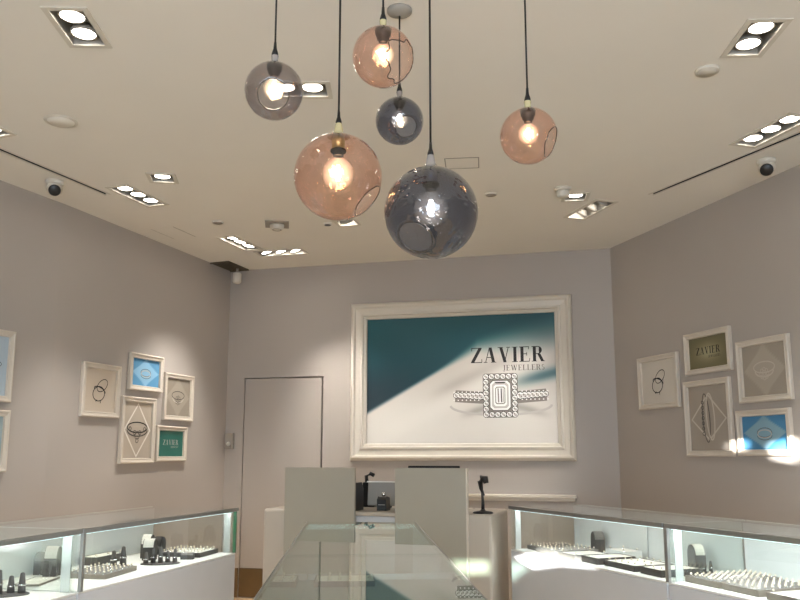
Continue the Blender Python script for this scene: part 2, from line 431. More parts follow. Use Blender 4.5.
for (c, l, a), lab in zip(SL, ('narrow dark ceiling slot running above the left dome camera', 'narrow dark ceiling slot running above the right dome camera')):
    t = thing('linear_slot_diffuser', lab, 'ceiling vent', (c.x, c.y, ZC), a)
    b = MB(); w = SLW
    b.box(-w/2-.008, -w/2+.0005, -l/2-.008, l/2+.008, .0125, .06); b.box(w/2-.0005, w/2+.008, -l/2-.008, l/2+.008, .0125, .06)
    b.box(-w/2, w/2, -l/2-.008, -l/2+.0005, .0125, .06); b.box(-w/2, w/2, l/2-.0005, l/2+.008, .0125, .06)
    b.box(-w/2, -w/2+.002, -l/2, l/2, -.0005, .0125); b.box(w/2-.002, w/2, -l/2, l/2, -.0005, .0125)
    b.box(-w/2-.008, w/2+.008, -l/2-.008, l/2+.008, .06, .07); b.build('slot_channel', M['rubber'], t)
    b = MB(); b.box(-w/2-.014, -w/2+.001, -l/2-.014, l/2+.014, -.004, -.0006); b.box(w/2-.001, w/2+.014, -l/2-.014, l/2+.014, -.004, -.0006)
    b.build('slot_edge', M['trimw'], t)

# ------------------------------------------------------------------ other ceiling devices
def disc_thing(name, label, cat, c, r, h, mat, rim=True):
    t = thing(name, label, cat, (c[0], c[1], ZC - .0006))
    MB().lathe([(0, -h), (r * .78, -h), (r * .8, -h * .6), (0, -h * .6 + .0001)], 32).build('grille' if rim else 'cover', mat, t)
    MB().lathe([(r * .8, -h * .9), (r * .97, -h * .9), (r, -h * .3), (r, 0), (r * .8, 0), (r * .8, -h * .9)], 32).build('outer_ring', M['trimw'], t)
    return t
disc_thing('ceiling_speaker', 'round flush ceiling speaker at the left, above the end of the dark slot', 'speaker', (-1.993, 4.45), .095, .006, M['ceil'])
disc_thing('access_cover', 'round white ceiling cover beside the upper right twin downlight', 'ceiling cover', (1.566, 3.818), .06, .014, M['trimw'], False)
disc_thing('sprinkler_cover', 'small round ceiling disc left of the square diffuser, above back left corner', 'sprinkler cover', (-1.534, 6.515), .05, .01, M['grey'], False)
disc_thing('sprinkler_cover', 'small round ceiling disc right of the biggest smoky pendant globe', 'sprinkler cover', (.685, 5.782), .048, .01, M['grey'], False)
disc_thing('black_sprinkler', 'small black round ceiling spot just left of the single downlight under the rose globe', 'sprinkler', (-.612, 6.545), .035, .02, M['black'], False)
t = thing('smoke_detector', 'square based smoke detector on the ceiling near the back left downlights', 'smoke detector', (-1.045, 6.574, ZC - .0006), R_(8))
MB().box(-.1, .1, -.1, .1, -.008, 0, bev=.002).build('base_plate', M['grey'], t)
MB().lathe([(0, -.05), (.045, -.05), (.058, -.038), (.062, -.0085), (0, -.0085)], 28).build('sensor_housing', M['trimw'], t)
MB().lathe([(.03, -.0505), (.035, -.054), (.04, -.0505)], 20).build('sensor_ring', M['grey'], t)
hx = onz(462, 163, ZC)
t = thing('access_hatch', 'flush rectangular ceiling hatch outline right of the smoky globes', 'access hatch', (hx.x, hx.y, ZC - .0005), R_(-6))
b = MB()
for x0, x1, y0, y1 in ((-.115, -.108, -.1, .1), (.108, .115, -.1, .1), (-.108, .108, .093, .1), (-.108, .108, -.1, -.093)): b.box(x0, x1, y0, y1, -.003, 0)
b.build('hatch_edge', M['recess'], t)
MB().box(-.1065, .1065, -.0915, .0915, -.0015, 0).build('hatch_panel', M['ceil'], t)
t = thing('access_hatch', 'faint second ceiling hatch outline on the left, above the gallery wall', 'access hatch', (-2.0, 6.85, ZC - .0005), aL)
MB().box(-.11, .11, -.17, .17, -.0015, 0).build('hatch_panel', M['ceil'], t)
b = MB(); b.box(-.113, -.111, -.17, .17, -.002, 0); b.box(.111, .113, -.17, .17, -.002, 0); b.build('hatch_edge', M['grey'], t)
# corner vent
vc = (onz(205, 269.5, ZC) + onz(250, 277, ZC)) / 2
t = thing('corner_vent', 'dark brown ceiling vent grille in the back left corner', 'ceiling vent', (-1.78, 8.13, ZC - .0006), aL)
MB().box(-.12, .12, -.21, .17, -.004, 0).build('backing', M['vent'], t)
for i in range(7): MB().box(-.105 + i * .033, -.098 + i * .033, -.2, .16, -.013, -.004).build('slat', M['vent'], t)
b = MB(); b.box(-.13, -.12, -.22, .18, -.014, 0); b.box(.12, .13, -.22, .18, -.014, 0); b.box(-.12, .12, -.22, -.21, -.014, 0); b.box(-.12, .12, .17, .18, -.014, 0)
b.build('vent_frame', M['vent'], t)
def dome_cam(px, py, label, aim, dz=.0):
    c = onz(px, py, ZC)
    t = thing('dome_camera', label, 'security camera', (c.x, c.y, ZC - .0006), math.atan2(-aim[0], aim[1]) + PI)
    MB().lathe([(0, 0), (.062, 0), (.062, -.018), (.056, -.028), (.045, -.03), (0, -.03)], 28).build('mount_ring', M['trimw'], t)
    MB().sphere((0, 0, -.056), .054, u=24, v=16).build('turret', M['trimw'], t)
    mx = Matrix.Translation((0, 0, -.056)) @ Vector((0, 0, 1)).rotation_difference(Vector((0, -.86, -.5)).normalized()).to_matrix().to_4x4()
    ln = MB().lathe([(0, .044), (.040, .044), (.042, .052), (.037, .058), (0, .055)], 24, mx=mx).build('lens_window', M['black'], t)
    return t
dome_cam(55, 181, 'white dome camera with black lens on the left of the ceiling', (.5, -1))
dome_cam(766, 160, 'white dome camera with black lens at the right edge of the ceiling', (-.5, -1))
c = onz(567, 188, ZC)
t = thing('ceiling_sensor', 'small white round ceiling device touching the right single downlight', 'sensor', (c.x - .03, c.y + .0, ZC - .0006))
MB().lathe([(0, 0), (.062, 0), (.062, -.014), (.05, -.02), (0, -.02)], 28).build('sensor_base', M['trimw'], t)
MB().lathe([(0, -.02), (.046, -.02), (.046, -.06), (.04, -.068), (0, -.07)], 24).build('sensor_body', M['trimw'], t)
t = thing('hanging_detector', 'small white cylinder hanging under the vent in the back left corner', 'detector', (-1.70, 8.16, ZC - .0145))
MB().lathe([(0, 0), (.014, 0), (.014, -.05), (0, -.05)], 14).build('stem', M['grey'], t)
MB().lathe([(0, -.05), (.04, -.05), (.045, -.06), (.045, -.14), (.035, -.155), (0, -.155)], 22).build('detector_body', M['trimw'], t)
# wall box
u, z = wpx(WB, 231.5, 441)
t = thing('wall_box', 'small grey box on the back wall between the left corner and the white door', 'wall sensor', wpt(WB, u - .01, z, .001), WB[1])
MB().box(-.045, .045, -.05, 0, -.08, .08, bev=.006).build('box_body', M['grey'], t)
MB().lathe([(0, 0), (.022, 0), (.018, .012), (0, .014)], 16, mx=Matrix.Translation((.0, -.05, -.03)) @ Matrix.Rotation(PI / 2, 4, 'X')).build('round_button', M['trimw'], t)

# ------------------------------------------------------------------ lettering
def letters(txt, x, z, h, y, mb, m, gap=.16, tk=.17, tn=.05):
    """roman capitals with thick and thin strokes and flat serifs, in the x-z plane"""
    S = .05
    def R(x0, z0, x1, z1): mb.poly([(X(x0), Zz(z0)), (X(x1), Zz(z0)), (X(x1), Zz(z1)), (X(x0), Zz(z1))], y, m)
    def D(x0, z0, x1, z1, w): mb.poly([(X(x0), Zz(z0)), (X(x0 + w), Zz(z0)), (X(x1 + w), Zz(z1)), (X(x1), Zz(z1))], y, m)
    def arc(cx, cz, rx, rz, a0, a1, w0, w1, n=10):
        P = []
        for i in range(n + 1):
            a = R_(a0 + (a1 - a0) * i / n); w = w0 + (w1 - w0) * math.sin(PI * i / n)
            P.append(((X(cx + rx * math.cos(a)), Zz(cz + rz * math.sin(a))), (X(cx + (rx - w) * math.cos(a)), Zz(cz + (rz - w0) * math.sin(a)))))
        for p, q in zip(P, P[1:]): mb.poly([p[0], q[0], q[1], p[1]], y, m)
    for ch in txt:
        X = lambda v: x + v * h
        Zz = lambda v: z + v * h
        if ch == 'Z':
            w = .74; R(.04, 1 - S, .72, 1); R(0, 0, .74, S); D(.0, S * .9, .5, 1 - S * .9, .23); D(.04, .78, .04, 1, .045); D(.7, 0, .7, .24, .045)
        elif ch == 'A':
            w = .84; D(.1, 0, .37, 1, tn); D(.56, 0, .34, 1, tk); R(.2, .32, .6, .32 + S); R(0, 0, .25, S * .8); R(.48, 0, .84, S * .8)
        elif ch == 'V':
            w = .82; D(.37, 0, .1, 1, tk); D(.42, 0, .67, 1, tn); R(0, 1 - S * .8, .36, 1); R(.56, 1 - S * .8, .82, 1)
        elif ch == 'I':
            w = .38; R(.1, 0, .1 + tk, 1); R(0, 0, .38, S * .8); R(0, 1 - S * .8, .38, 1)
        elif ch == 'E':
            w = .7; R(.08, 0, .08 + tk, 1); R(0, 0, .66, S); R(0, 1 - S, .64, 1); R(.2, .49, .48, .49 + S); D(.62, 0, .66, .24, .04); D(.58, .8, .6, 1, .04); R(.46, .4, .5, .62)
        elif ch == 'R':
            w = .82; R(.08, 0, .08 + tk, 1); R(0, 0, .34, S * .8); R(0, 1 - S, .42, 1); R(.2, .48, .42, .48 + S); arc(.4, .74, .26, .26, -90, 90, S, tk); D(.6, 0, .36, .5, tk); R(.6, 0, .84, S * .8)
        elif ch == 'J':
            w = .42; R(.14, .05, .14 + tk, 1); R(.04, 1 - S * .8, .42, 1); arc(.12, .05, .19, .22, -180, 0, S, .1)
        elif ch == 'W':
            w = 1.2; D(.3, 0, .08, 1, tk); D(.36, 0, .58, 1, tn); D(.74, 0, .52, 1, tk); D(.8, 0, 1.02, 1, tn); R(0, 1 - S * .8, .32, 1); R(.44, 1 - S * .8, .78, 1); R(.92, 1 - S * .8, 1.18, 1)
        elif ch == 'L':
            w = .66; R(.08, 0, .08 + tk, 1); R(0, 0, .62, S); R(0, 1 - S * .8, .34, 1); D(.58, 0, .62, .26, .04)
        elif ch == 'S':
            w = .58; arc(.28, .74, .22, .26, 20, 270, S, tk * .8); arc(.28, .26, .24, .27, 90, -160, S, tk * .9)
        x += (w + gap) * h
    return x - gap * h
def textw(txt, gap=.16):
    W = dict(Z=.74, A=.84, V=.82, I=.38, E=.7, R=.82, J=.42, W=1.2, L=.66, S=.58); return sum(W[c] + gap for c in txt) - gap

# ------------------------------------------------------------------ framed pictures
def moulding(mb, w, h, prof, y0=0):
    """mitred frame; prof = (inset from the outer edge, distance proud of the wall)"""
    loops = [[mb.bm.verts.new((x, -d, z)) for x, z in ((i, i), (w - i, i), (w - i, h - i), (i, h - i))] for i, d in prof]
    for a, b in zip(loops, loops[1:]):
        for k in range(4): mb.bm.faces.new((a[k], a[(k + 1) % 4], b[(k + 1) % 4], b[k]))
def sheet(w, h, fn, nx, nz, name, parent, x0, z0, y):
    bm = bmesh.new(); cl = bm.loops.layers.float_color.new('print')
    g = [[bm.verts.new((x0 + w * i / nx, y, z0 + h * j / nz)) for i in range(nx + 1)] for j in range(nz + 1)]
    cc = [[(*lin(fn(i / nx, j / nz)), 1) for i in range(nx + 1)] for j in range(nz + 1)]
    for j in range(nz):
        for i in range(nx):
            f = bm.faces.new((g[j][i], g[j][i + 1], g[j + 1][i + 1], g[j + 1][i]))
            for lp, (a, b) in zip(f.loops, ((i, j), (i + 1, j), (i + 1, j + 1), (i, j + 1))): lp[cl] = cc[b][a]
    me = bpy.data.meshes.new(name); bm.to_mesh(me); bm.free()
    me.materials.append(M['prn']); o = bpy.data.objects.new(name, me); C.objects.link(o); o.parent = parent
    return o
def ss(a, b, t):
    t = max(0, min(1, (t - a) / (b - a))); return t * t * (3 - 2 * t)
def mixc(a, b, t): return tuple(x + (y - x) * t for x, y in zip(a, b))

# big artwork
cs = [wpx(WB, *p) for p in ((352.3, 307), (571.7, 292.3), (576.3, 459.4), (350.7, 462))]
ua = (cs[0][0] + cs[3][0]) / 2; ub = (cs[1][0] + cs[2][0]) / 2; za = (cs[2][1] + cs[3][1]) / 2; zb = (cs[0][1] + cs[1][1]) / 2
W_, H_ = ub - ua, zb - za
print('BIG', ua, ub, za, zb)
t = thing('framed_poster', 'huge cream framed jewellery poster with a diamond ring on the back wall', 'picture', wpt(WB, ua, za, .001), WB[1])
mb = MB(); FI = .165
moulding(mb, W_, H_, [(0, 0), (0, .03), (.012, .055), (.03, .066), (.045, .062), (.055, .048), (.105, .04), (.112, .052), (.128, .054), (.136, .034), (FI - .006, .026), (FI, .008), (FI, 0), (0, 0)])
mb.build('frame', M['frame'], t)
pw, ph = W_ - 2 * FI, H_ - 2 * FI
def poster(u, v):
    teal = mixc((2, 42, 52), (4, 78, 86), ss(.25, 1, v) * (1 - .3 * u))
    teal = mixc(teal, (30, 44, 52), .7 * ss(.3, .0, abs(v - .38)) * ss(.32, .05, u))
    silk = mixc((212, 207, 199), (186, 178, 169), ss(.1, .7, v) * .8)
    silk = mixc(silk, (150, 142, 134), .55 * math.exp(-((v - .62 * u - .16) / .05) ** 2) * ss(.3, .5, u) * ss(.9, .6, u))
    silk = mixc(silk, (220, 215, 207), .6 * math.exp(-((v - .75 * u + .02) / .09) ** 2))
    b = .235 + .84 * min(u, .6) + .12 * max(0, u - .6); wd = .03 + .22 * ss(.35, 1, u)
    c = mixc(silk, teal, ss(b - wd * .6, b + wd, v))
    c = mixc(c, (44, 84, 92), .85 * math.exp(-((v - .5 - .35 * (u - .9)) / .045) ** 2) * ss(.7, .95, u))
    c = mixc(c, (120, 112, 106), .5 * math.exp(-((v - .235 - .05 * math.cos((u - .73) * 9)) / .03) ** 2) * ss(.48, .6, u) * ss(1.0, .85, u))
    return c
sheet(pw, ph, poster, 130, 90, 'printed_sheet', t, FI, FI, -.006)
mb = MB()
x = FI + pw * .545; hh = ph * .108
wz = textw('ZAVIER', .1)
hgt = pw * .38 / wz
letters('ZAVIER', x + pw * .02, FI + ph * .622, hgt, -.0072, mb, M['ink'], .1, .2)
wj = textw('JEWELLERS', .12); hj = pw * .212 / wj
letters('JEWELLERS', x + pw * .40 - wj * hj, FI + ph * .557, hj, -.0072, mb, M['inkg'], .12, .16, .07)
mb.build('lettering', None, t, recalc=False)
# printed diamond ring
mb = MB(); cx, cz = FI + pw * .715, FI + ph * .365
def dot(x, z, r, m, y, n=8, rot=0): mb.poly([(x + r * math.cos(2 * PI * k / n + rot), z + r * math.sin(2 * PI * k / n + rot)) for k in range(n)], y, m)
def gem(x, z, r):
    dot(x, z, r, M['d4'], -.0072, 10); dot(x, z, r * .82, M['d1'], -.0076, 8); dot(x + r * .12, z - r * .15, r * .5, M['d2'], -.008, 6)
    dot(x - r * .25, z + r * .2, r * .3, M['d3'], -.0084, 4); dot(x + r * .3, z - r * .3, r * .16, M['d4'], -.0084, 4)
s = pw / 1.0
mb.rib([(cx + .26 * s * math.cos(a), cz - .05 * s + .05 * s * math.sin(a)) for a in [PI + PI * i / 24 for i in range(25)]], .012 * s, -.0066, M['d2'])
for sgn in (-1, 1):
    mb.rib([(cx + sgn * .07 * s, cz - .012 * s), (cx + sgn * .235 * s, cz + .0 * s)], .062 * s, -.0068, M['d3'])
    for i in range(7):
        gem(cx + sgn * (.102 + .0215 * i) * s, cz + (-.002 + .001 * i) * s, (.021 - .0009 * i) * s)
        dot(cx + sgn * (.112 + .0215 * i) * s, cz + .02 * s, .004 * s, M['d1'], -.0082, 6); dot(cx + sgn * (.112 + .0215 * i) * s, cz - .022 * s, .004 * s, M['d1'], -.0082, 6)
hw, hz = .074 * s, .098 * s
mb.poly([(cx - hw - .016 * s, cz - hz), (cx - hw, cz - hz - .016 * s), (cx + hw, cz - hz - .016 * s), (cx + hw + .016 * s, cz - hz), (cx + hw + .016 * s, cz + hz), (cx + hw, cz + hz + .016 * s), (cx - hw, cz + hz + .016 * s), (cx - hw - .016 * s, cz + hz)], -.0069, M['d3'])
pts = []
for i in range(6): pts += [(cx - hw + 2 * hw * i / 5, cz + hz), (cx - hw + 2 * hw * i / 5, cz - hz)]
for i in range(1, 7): pts += [(cx - hw, cz - hz + 2 * hz * i / 7), (cx + hw, cz - hz + 2 * hz * i / 7)]
for q in pts: gem(q[0], q[1], .0165 * s)
def oct_(a, b, k, m, y): mb.poly([(cx - a + k, cz - b), (cx + a - k, cz - b), (cx + a, cz - b + k), (cx + a, cz + b - k), (cx + a - k, cz + b), (cx - a + k, cz + b), (cx - a, cz + b - k), (cx - a, cz - b + k)], y, m)
oct_(.055 * s, .078 * s, .016 * s, M['d4'], -.0090); oct_(.052 * s, .075 * s, .015 * s, M['d1'], -.0094); oct_(.043 * s, .066 * s, .012 * s, M['d2'], -.0098)
oct_(.034 * s, .055 * s, .01 * s, M['d1'], -.0102); oct_(.026 * s, .045 * s, .008 * s, M['d3'], -.0106); oct_(.022 * s, .04 * s, .006 * s, M['d1'], -.011)
for a, m in ((-.012, 'd3'), (.004, 'd4'), (.014, 'd2')): mb.poly([(cx + a * s, cz - .036 * s), (cx + (a + .006) * s, cz - .036 * s), (cx + (a + .004) * s, cz + .036 * s), (cx + (a - .002) * s, cz + .036 * s)], -.0114, M[m])
mb.poly([(cx - .03 * s, cz + .07 * s), (cx + .03 * s, cz + .07 * s), (cx + .022 * s, cz + .062 * s), (cx - .022 * s, cz + .062 * s)], -.0114, M['d4'])
mb.build('printed_ring', None, t, recalc=False)

def ell(cx, cz, a, b, rot=0, a0=0, a1=360, n=28):
    r = []
    for i in range(n + 1):
        q = R_(a0 + (a1 - a0) * i / n); x, z = a * math.cos(q), b * math.sin(q)
        r.append((cx + x * math.cos(rot) - z * math.sin(rot), cz + x * math.sin(rot) + z * math.cos(rot)))
    return r
def framed(W, corners, label, bg, art, fi=.045, dep=.03, group='small framed jewellery pictures'):
    cs = [wpx(W, *p) for p in corners]
    ua = (cs[0][0] + cs[3][0]) / 2; ub = (cs[1][0] + cs[2][0]) / 2; za = (cs[2][1] + cs[3][1]) / 2; zb = (cs[0][1] + cs[1][1]) / 2
    w, h = ub - ua, zb - za; print('FR', label[:30], round(w, 3), round(h, 3), round(ua, 2), round(za, 2))
    t = thing('picture_frame', label, 'picture', wpt(W, ua, za, .001), W[1], group)
    mb = MB(); f = fi
    moulding(mb, w, h, [(0, 0), (0, dep * .8), (.006, dep), (.014, dep), (.018, dep * .85), (f * .72, dep * .7), (f * .8, dep * .8), (f * .92, dep * .75), (f, .01), (f, 0), (0, 0)])
    mb.build('frame', M['sframe'], t)
    iw, ih = w - 2 * f, h - 2 * f
    sheet(iw, ih, bg, 24, 24, 'printed_sheet', t, f, f, -.0065)
    mb = MB(); art(mb, w / 2, h / 2, min(iw, ih), iw, ih); mb.build('drawing', None, t, recalc=False)
    return t
Y = -.0078
BEI = (196, 184, 168); GRY = (168, 158, 144)
def flat(c, amt=.03): return lambda u, v: mixc(c, (255, 255, 255), amt * math.sin(9 * u + 5 * v) * .5 + amt * .5)
def rays(c, k):
    def f(u, v):
        d = abs(u - .5) * 1.1 + abs(v - .5); return mixc(c, k, ss(.52, .5, d))
    return f
def art_knot(mb, cx, cz, s, iw, ih):
    k = s
    mb.rib(ell(cx + .06 * k, cz + .12 * k, .2 * k, .12 * k, .6), .018 * k, Y, M['ink'], True)
    mb.rib(ell(cx - .05 * k, cz - .08 * k, .2 * k, .17 * k, .2), .022 * k, Y, M['ink'], True)
    mb.rib(ell(cx - .02 * k, cz + .0 * k, .2 * k, .07 * k, -.3, 0, 200), .022 * k, Y, M['ink'])
    mb.rib([(cx - .1 * k, cz - .22 * k), (cx - .14 * k, cz - .27 * k)], .02 * k, Y, M['ink']); mb.rib([(cx + .02 * k, cz - .24 * k), (cx + .02 * k, cz - .3 * k)], .02 * k, Y, M['ink'])
def art_band(mb, cx, cz, s, iw, ih):
    mb.rib(ell(cx, cz, .3 * s, .14 * s), .02 * s, Y, M['inkg'], True); mb.rib(ell(cx, cz - .04 * s, .28 * s, .12 * s), .03 * s, Y - .0003, M['d2'], True)
    mb.rib(ell(cx, cz - .09 * s, .3 * s, .13 * s, 0, 180, 360), .018 * s, Y - .0006, M['inkg'])
def cluster(ink):
    def f(mb, cx, cz, s, iw, ih):
        mb.rib(ell(cx, cz + .05 * s, .28 * s, .11 * s), .022 * s, Y, M[ink], True)
        mb.rib(ell(cx, cz - .02 * s, .24 * s, .12 * s, 0, 180, 360), .03 * s, Y - .0003, M['emb'])
        for i in range(9):
            q = 2 * PI * i / 8; a, b = (0, 0) if i == 8 else (.09 * s * math.cos(q), .09 * s * math.sin(q))
            mb.rib(ell(cx + a, cz - .08 * s + b, .035 * s, .035 * s, n=8), .014 * s, Y - .0005, M[ink], True)
    return f
def art_diamond(mb, cx, cz, s, iw, ih):
    P = [(cx, cz + ih * .47), (cx + iw * .46, cz), (cx, cz - ih * .47), (cx - iw * .46, cz)]
    mb.rib(P, .055 * s, Y, M['mat'], True)
    mb.rib(ell(cx, cz + .06 * s, .36 * s, .12 * s), .025 * s, Y - .0004, M['ink'], True)
    mb.rib(ell(cx, cz + .0 * s, .36 * s, .14 * s, 0, 180, 360), .03 * s, Y - .0006, M['inkg'])
    for x, z, r in ((0, -.12, .09), (-.09, -.06, .05), (.09, -.06, .05), (0, -.24, .05), (-.26, .03, .04), (.26, .03, .04)):
        mb.rib(ell(cx + x * s, cz + z * s, r * s, r * s, n=8), .02 * s, Y - .0008, M['inkg'], True)
def art_marquise(mb, cx, cz, s, iw, ih):
    P = [(cx, cz + ih * .36), (cx + iw * .44, cz - .02 * s), (cx, cz - ih * .34), (cx - iw * .44, cz - .02 * s)]
    mb.rib(P, .04 * s, Y, M['emb'], True)
    mb.rib(ell(cx - .06 * s, cz, .09 * s, .42 * s, .06), .02 * s, Y - .0004, M['inkg'], True); mb.rib(ell(cx + .05 * s, cz + .02 * s, .1 * s, .4 * s, .05), .03 * s, Y - .0006, M['emb'], True)
    for i in range(7): mb.rib(ell(cx - .14 * s, cz + (i - 3) * .09 * s, .03 * s, .03 * s, n=8), .014 * s, Y - .0007, M['inkg'], True)
def art_word(ink):
    def f(mb, cx, cz, s, iw, ih):
        w = textw('ZAVIER', .12); hh = iw * .62 / w; letters('ZAVIER', cx - w * hh / 2, cz - hh * .25, hh, Y, mb, M[ink], .12, .18)
        w = textw('JEWELLERS', .12); h2 = iw * .3 / w; letters('JEWELLERS', cx + iw * .31 - w * h2, cz - hh * .25 - h2 * 1.7, h2, Y, mb, M[ink], .12, .18)
    return f
ARTL = [
 (WNL, ((-26, 325), (13.5, 332.6), (9, 402), (-26, 401)), 'large pale framed picture cut by the left photo edge, upper of two', flat((176, 192, 204)), cluster('inkg')),
 (WNL, ((-26, 408), (8.5, 411), (3.5, 471), (-28, 474)), 'large pale framed picture cut by the left photo edge, lower of two', flat((160, 176, 178)), art_band),
 (WL, ((81.6, 361.4), (120, 366.5), (116, 418), (78, 416.6)), 'left wall frame with black knotted ring sketch on beige, farthest left of the cluster', flat((204, 190, 172)), art_knot),
 (WL, ((129, 352.4), (163, 357.5), (159.6, 392.6), (126.6, 389.6)), 'left wall frame with a silver band on bright blue, topmost of the cluster', rays((92, 150, 190), (140, 186, 214)), art_band),
 (WL, ((163.5, 372.5), (193, 376.4), (190, 421.4), (161, 420)), 'left wall frame with faint grey cluster ring, nearest to the back corner', rays((150, 140, 126), (164, 154, 140)), cluster('inkg')),
 (WL, ((121, 395.6), (155, 399), (151, 463.4), (116.4, 463.4)), 'tall left wall frame with white diamond outline around a tiara-like ring', flat((178, 166, 150)), art_diamond),
 (WL, ((155.4, 425.6), (186, 426.8), (183.3, 461), (153, 461.6)), 'left wall frame with dark green print, lowest on the right of the cluster', flat((38, 104, 92)), art_word('d2')),
 (WR, ((638.7, 358.4), (678.5, 352.3), (681.9, 407.4), (641.8, 409.7)), 'right wall frame with black knotted ring sketch on white, farthest left there', flat((206, 198, 186)), art_knot),
 (WR, ((685.7, 334.8), (731.4, 326.2), (734, 370.3), (687.5, 375.7)), 'right wall frame with dark letters on olive brown, topmost there', lambda u, v: mixc((112, 104, 74), (172, 164, 130), math.exp(-((u - .5) ** 2 + (v - .5) ** 2) / .08)), art_word('ink')),
 (WR, ((738, 341), (790, 334.8), (795.5, 400.5), (741.5, 402.7)), 'right wall frame with embossed grey cluster ring, above the blue one', rays((160, 150, 136), (174, 164, 150)), cluster('emb')),
 (WR, ((684.6, 382.5), (729.6, 376.8), (738, 456), (690, 457)), 'tall right wall frame with an upright marquise ring on taupe grey', flat((158, 148, 136)), art_marquise),
 (WR, ((738, 411), (792.4, 407.6), (795.5, 456), (741, 456)), 'right wall frame with silver band on bright blue, lit by a sun streak', rays((70, 132, 172), (128, 164, 180)), art_band),
]
for a in ARTL: framed(*a)

# wall ledge below the big artwork
ue, ze = wpx(WB, 577, 497)
us, _ = wpx(WB, 340, 497)
t = thing('wall_ledge', 'long cream moulded ledge on the back wall under the big poster', 'ledge', wpt(WB, us, 0, .001), WB[1])
w = ue - us
MB().box(0, w, -.09, 0, ze - .012, ze + .02, bev=.006).box(.015, w - .015, -.07, 0, ze - .04, ze - .0125, bev=.005).build('shelf', M['frame'], t)
MB().box(.03, w - .03, -.045, 0, .002, ze - .0405).build('apron', M['wall'], t)

# ------------------------------------------------------------------ pendants
def globe_mb(R, hd, ha, wob, m, th=.003):
    """hollow blown shell with a cut opening towards hd, half-angle ha"""
    mb = MB(); n, k = 56, 34; q = Vector((0, 0, -1)).rotation_difference(Vector(hd).normalized()).to_matrix()
    outer, inner = [], []
    def edge(i): 
        a = 2 * PI * i / n
        return ha * (1 + wob * (.5 * math.sin(3 * a + 1) + .35 * math.sin(7 * a) + .2 * math.sin(11 * a + 2)))
    for j in range(k):
        ro, ri = [], []
        for i in range(n):
            a = 2 * PI * i / n; e = edge(i); th_ = e + (PI - e) * j / k
            d = q @ Vector((math.sin(th_) * math.cos(a), math.sin(th_) * math.sin(a), -math.cos(th_)))
            d = Vector((d.x, d.y, d.z * (.985)))
            ro.append(mb.bm.verts.new(d * R)); ri.append(mb.bm.verts.new(d * (R - th)))
        outer.append(ro); inner.append(ri)
    tip = q @ Vector((0, 0, 1)); to = mb.bm.verts.new(tip * R); ti = mb.bm.verts.new(tip * (R - th))
    for rings, tp, fl in ((outer, to, False), (inner, ti, True)):
        for a, b in zip(rings, rings[1:]):
            for i in range(n):
                j = (i + 1) % n; f = mb.bm.faces.new((a[i], a[j], b[j], b[i]) if not fl else (a[i], b[i], b[j], a[j])); f.smooth = True
        for i in range(n):
            f = mb.bm.faces.new((rings[-1][i], rings[-1][(i + 1) % n], tp)); f.smooth = True
    for i in range(n): mb.bm.faces.new((outer[0][i], inner[0][i], inner[0][(i + 1) % n], outer[0][(i + 1) % n]))
    rim = [outer[0][i].co * (1 - th / R / 2) for i in range(n)]
    return mb, rim
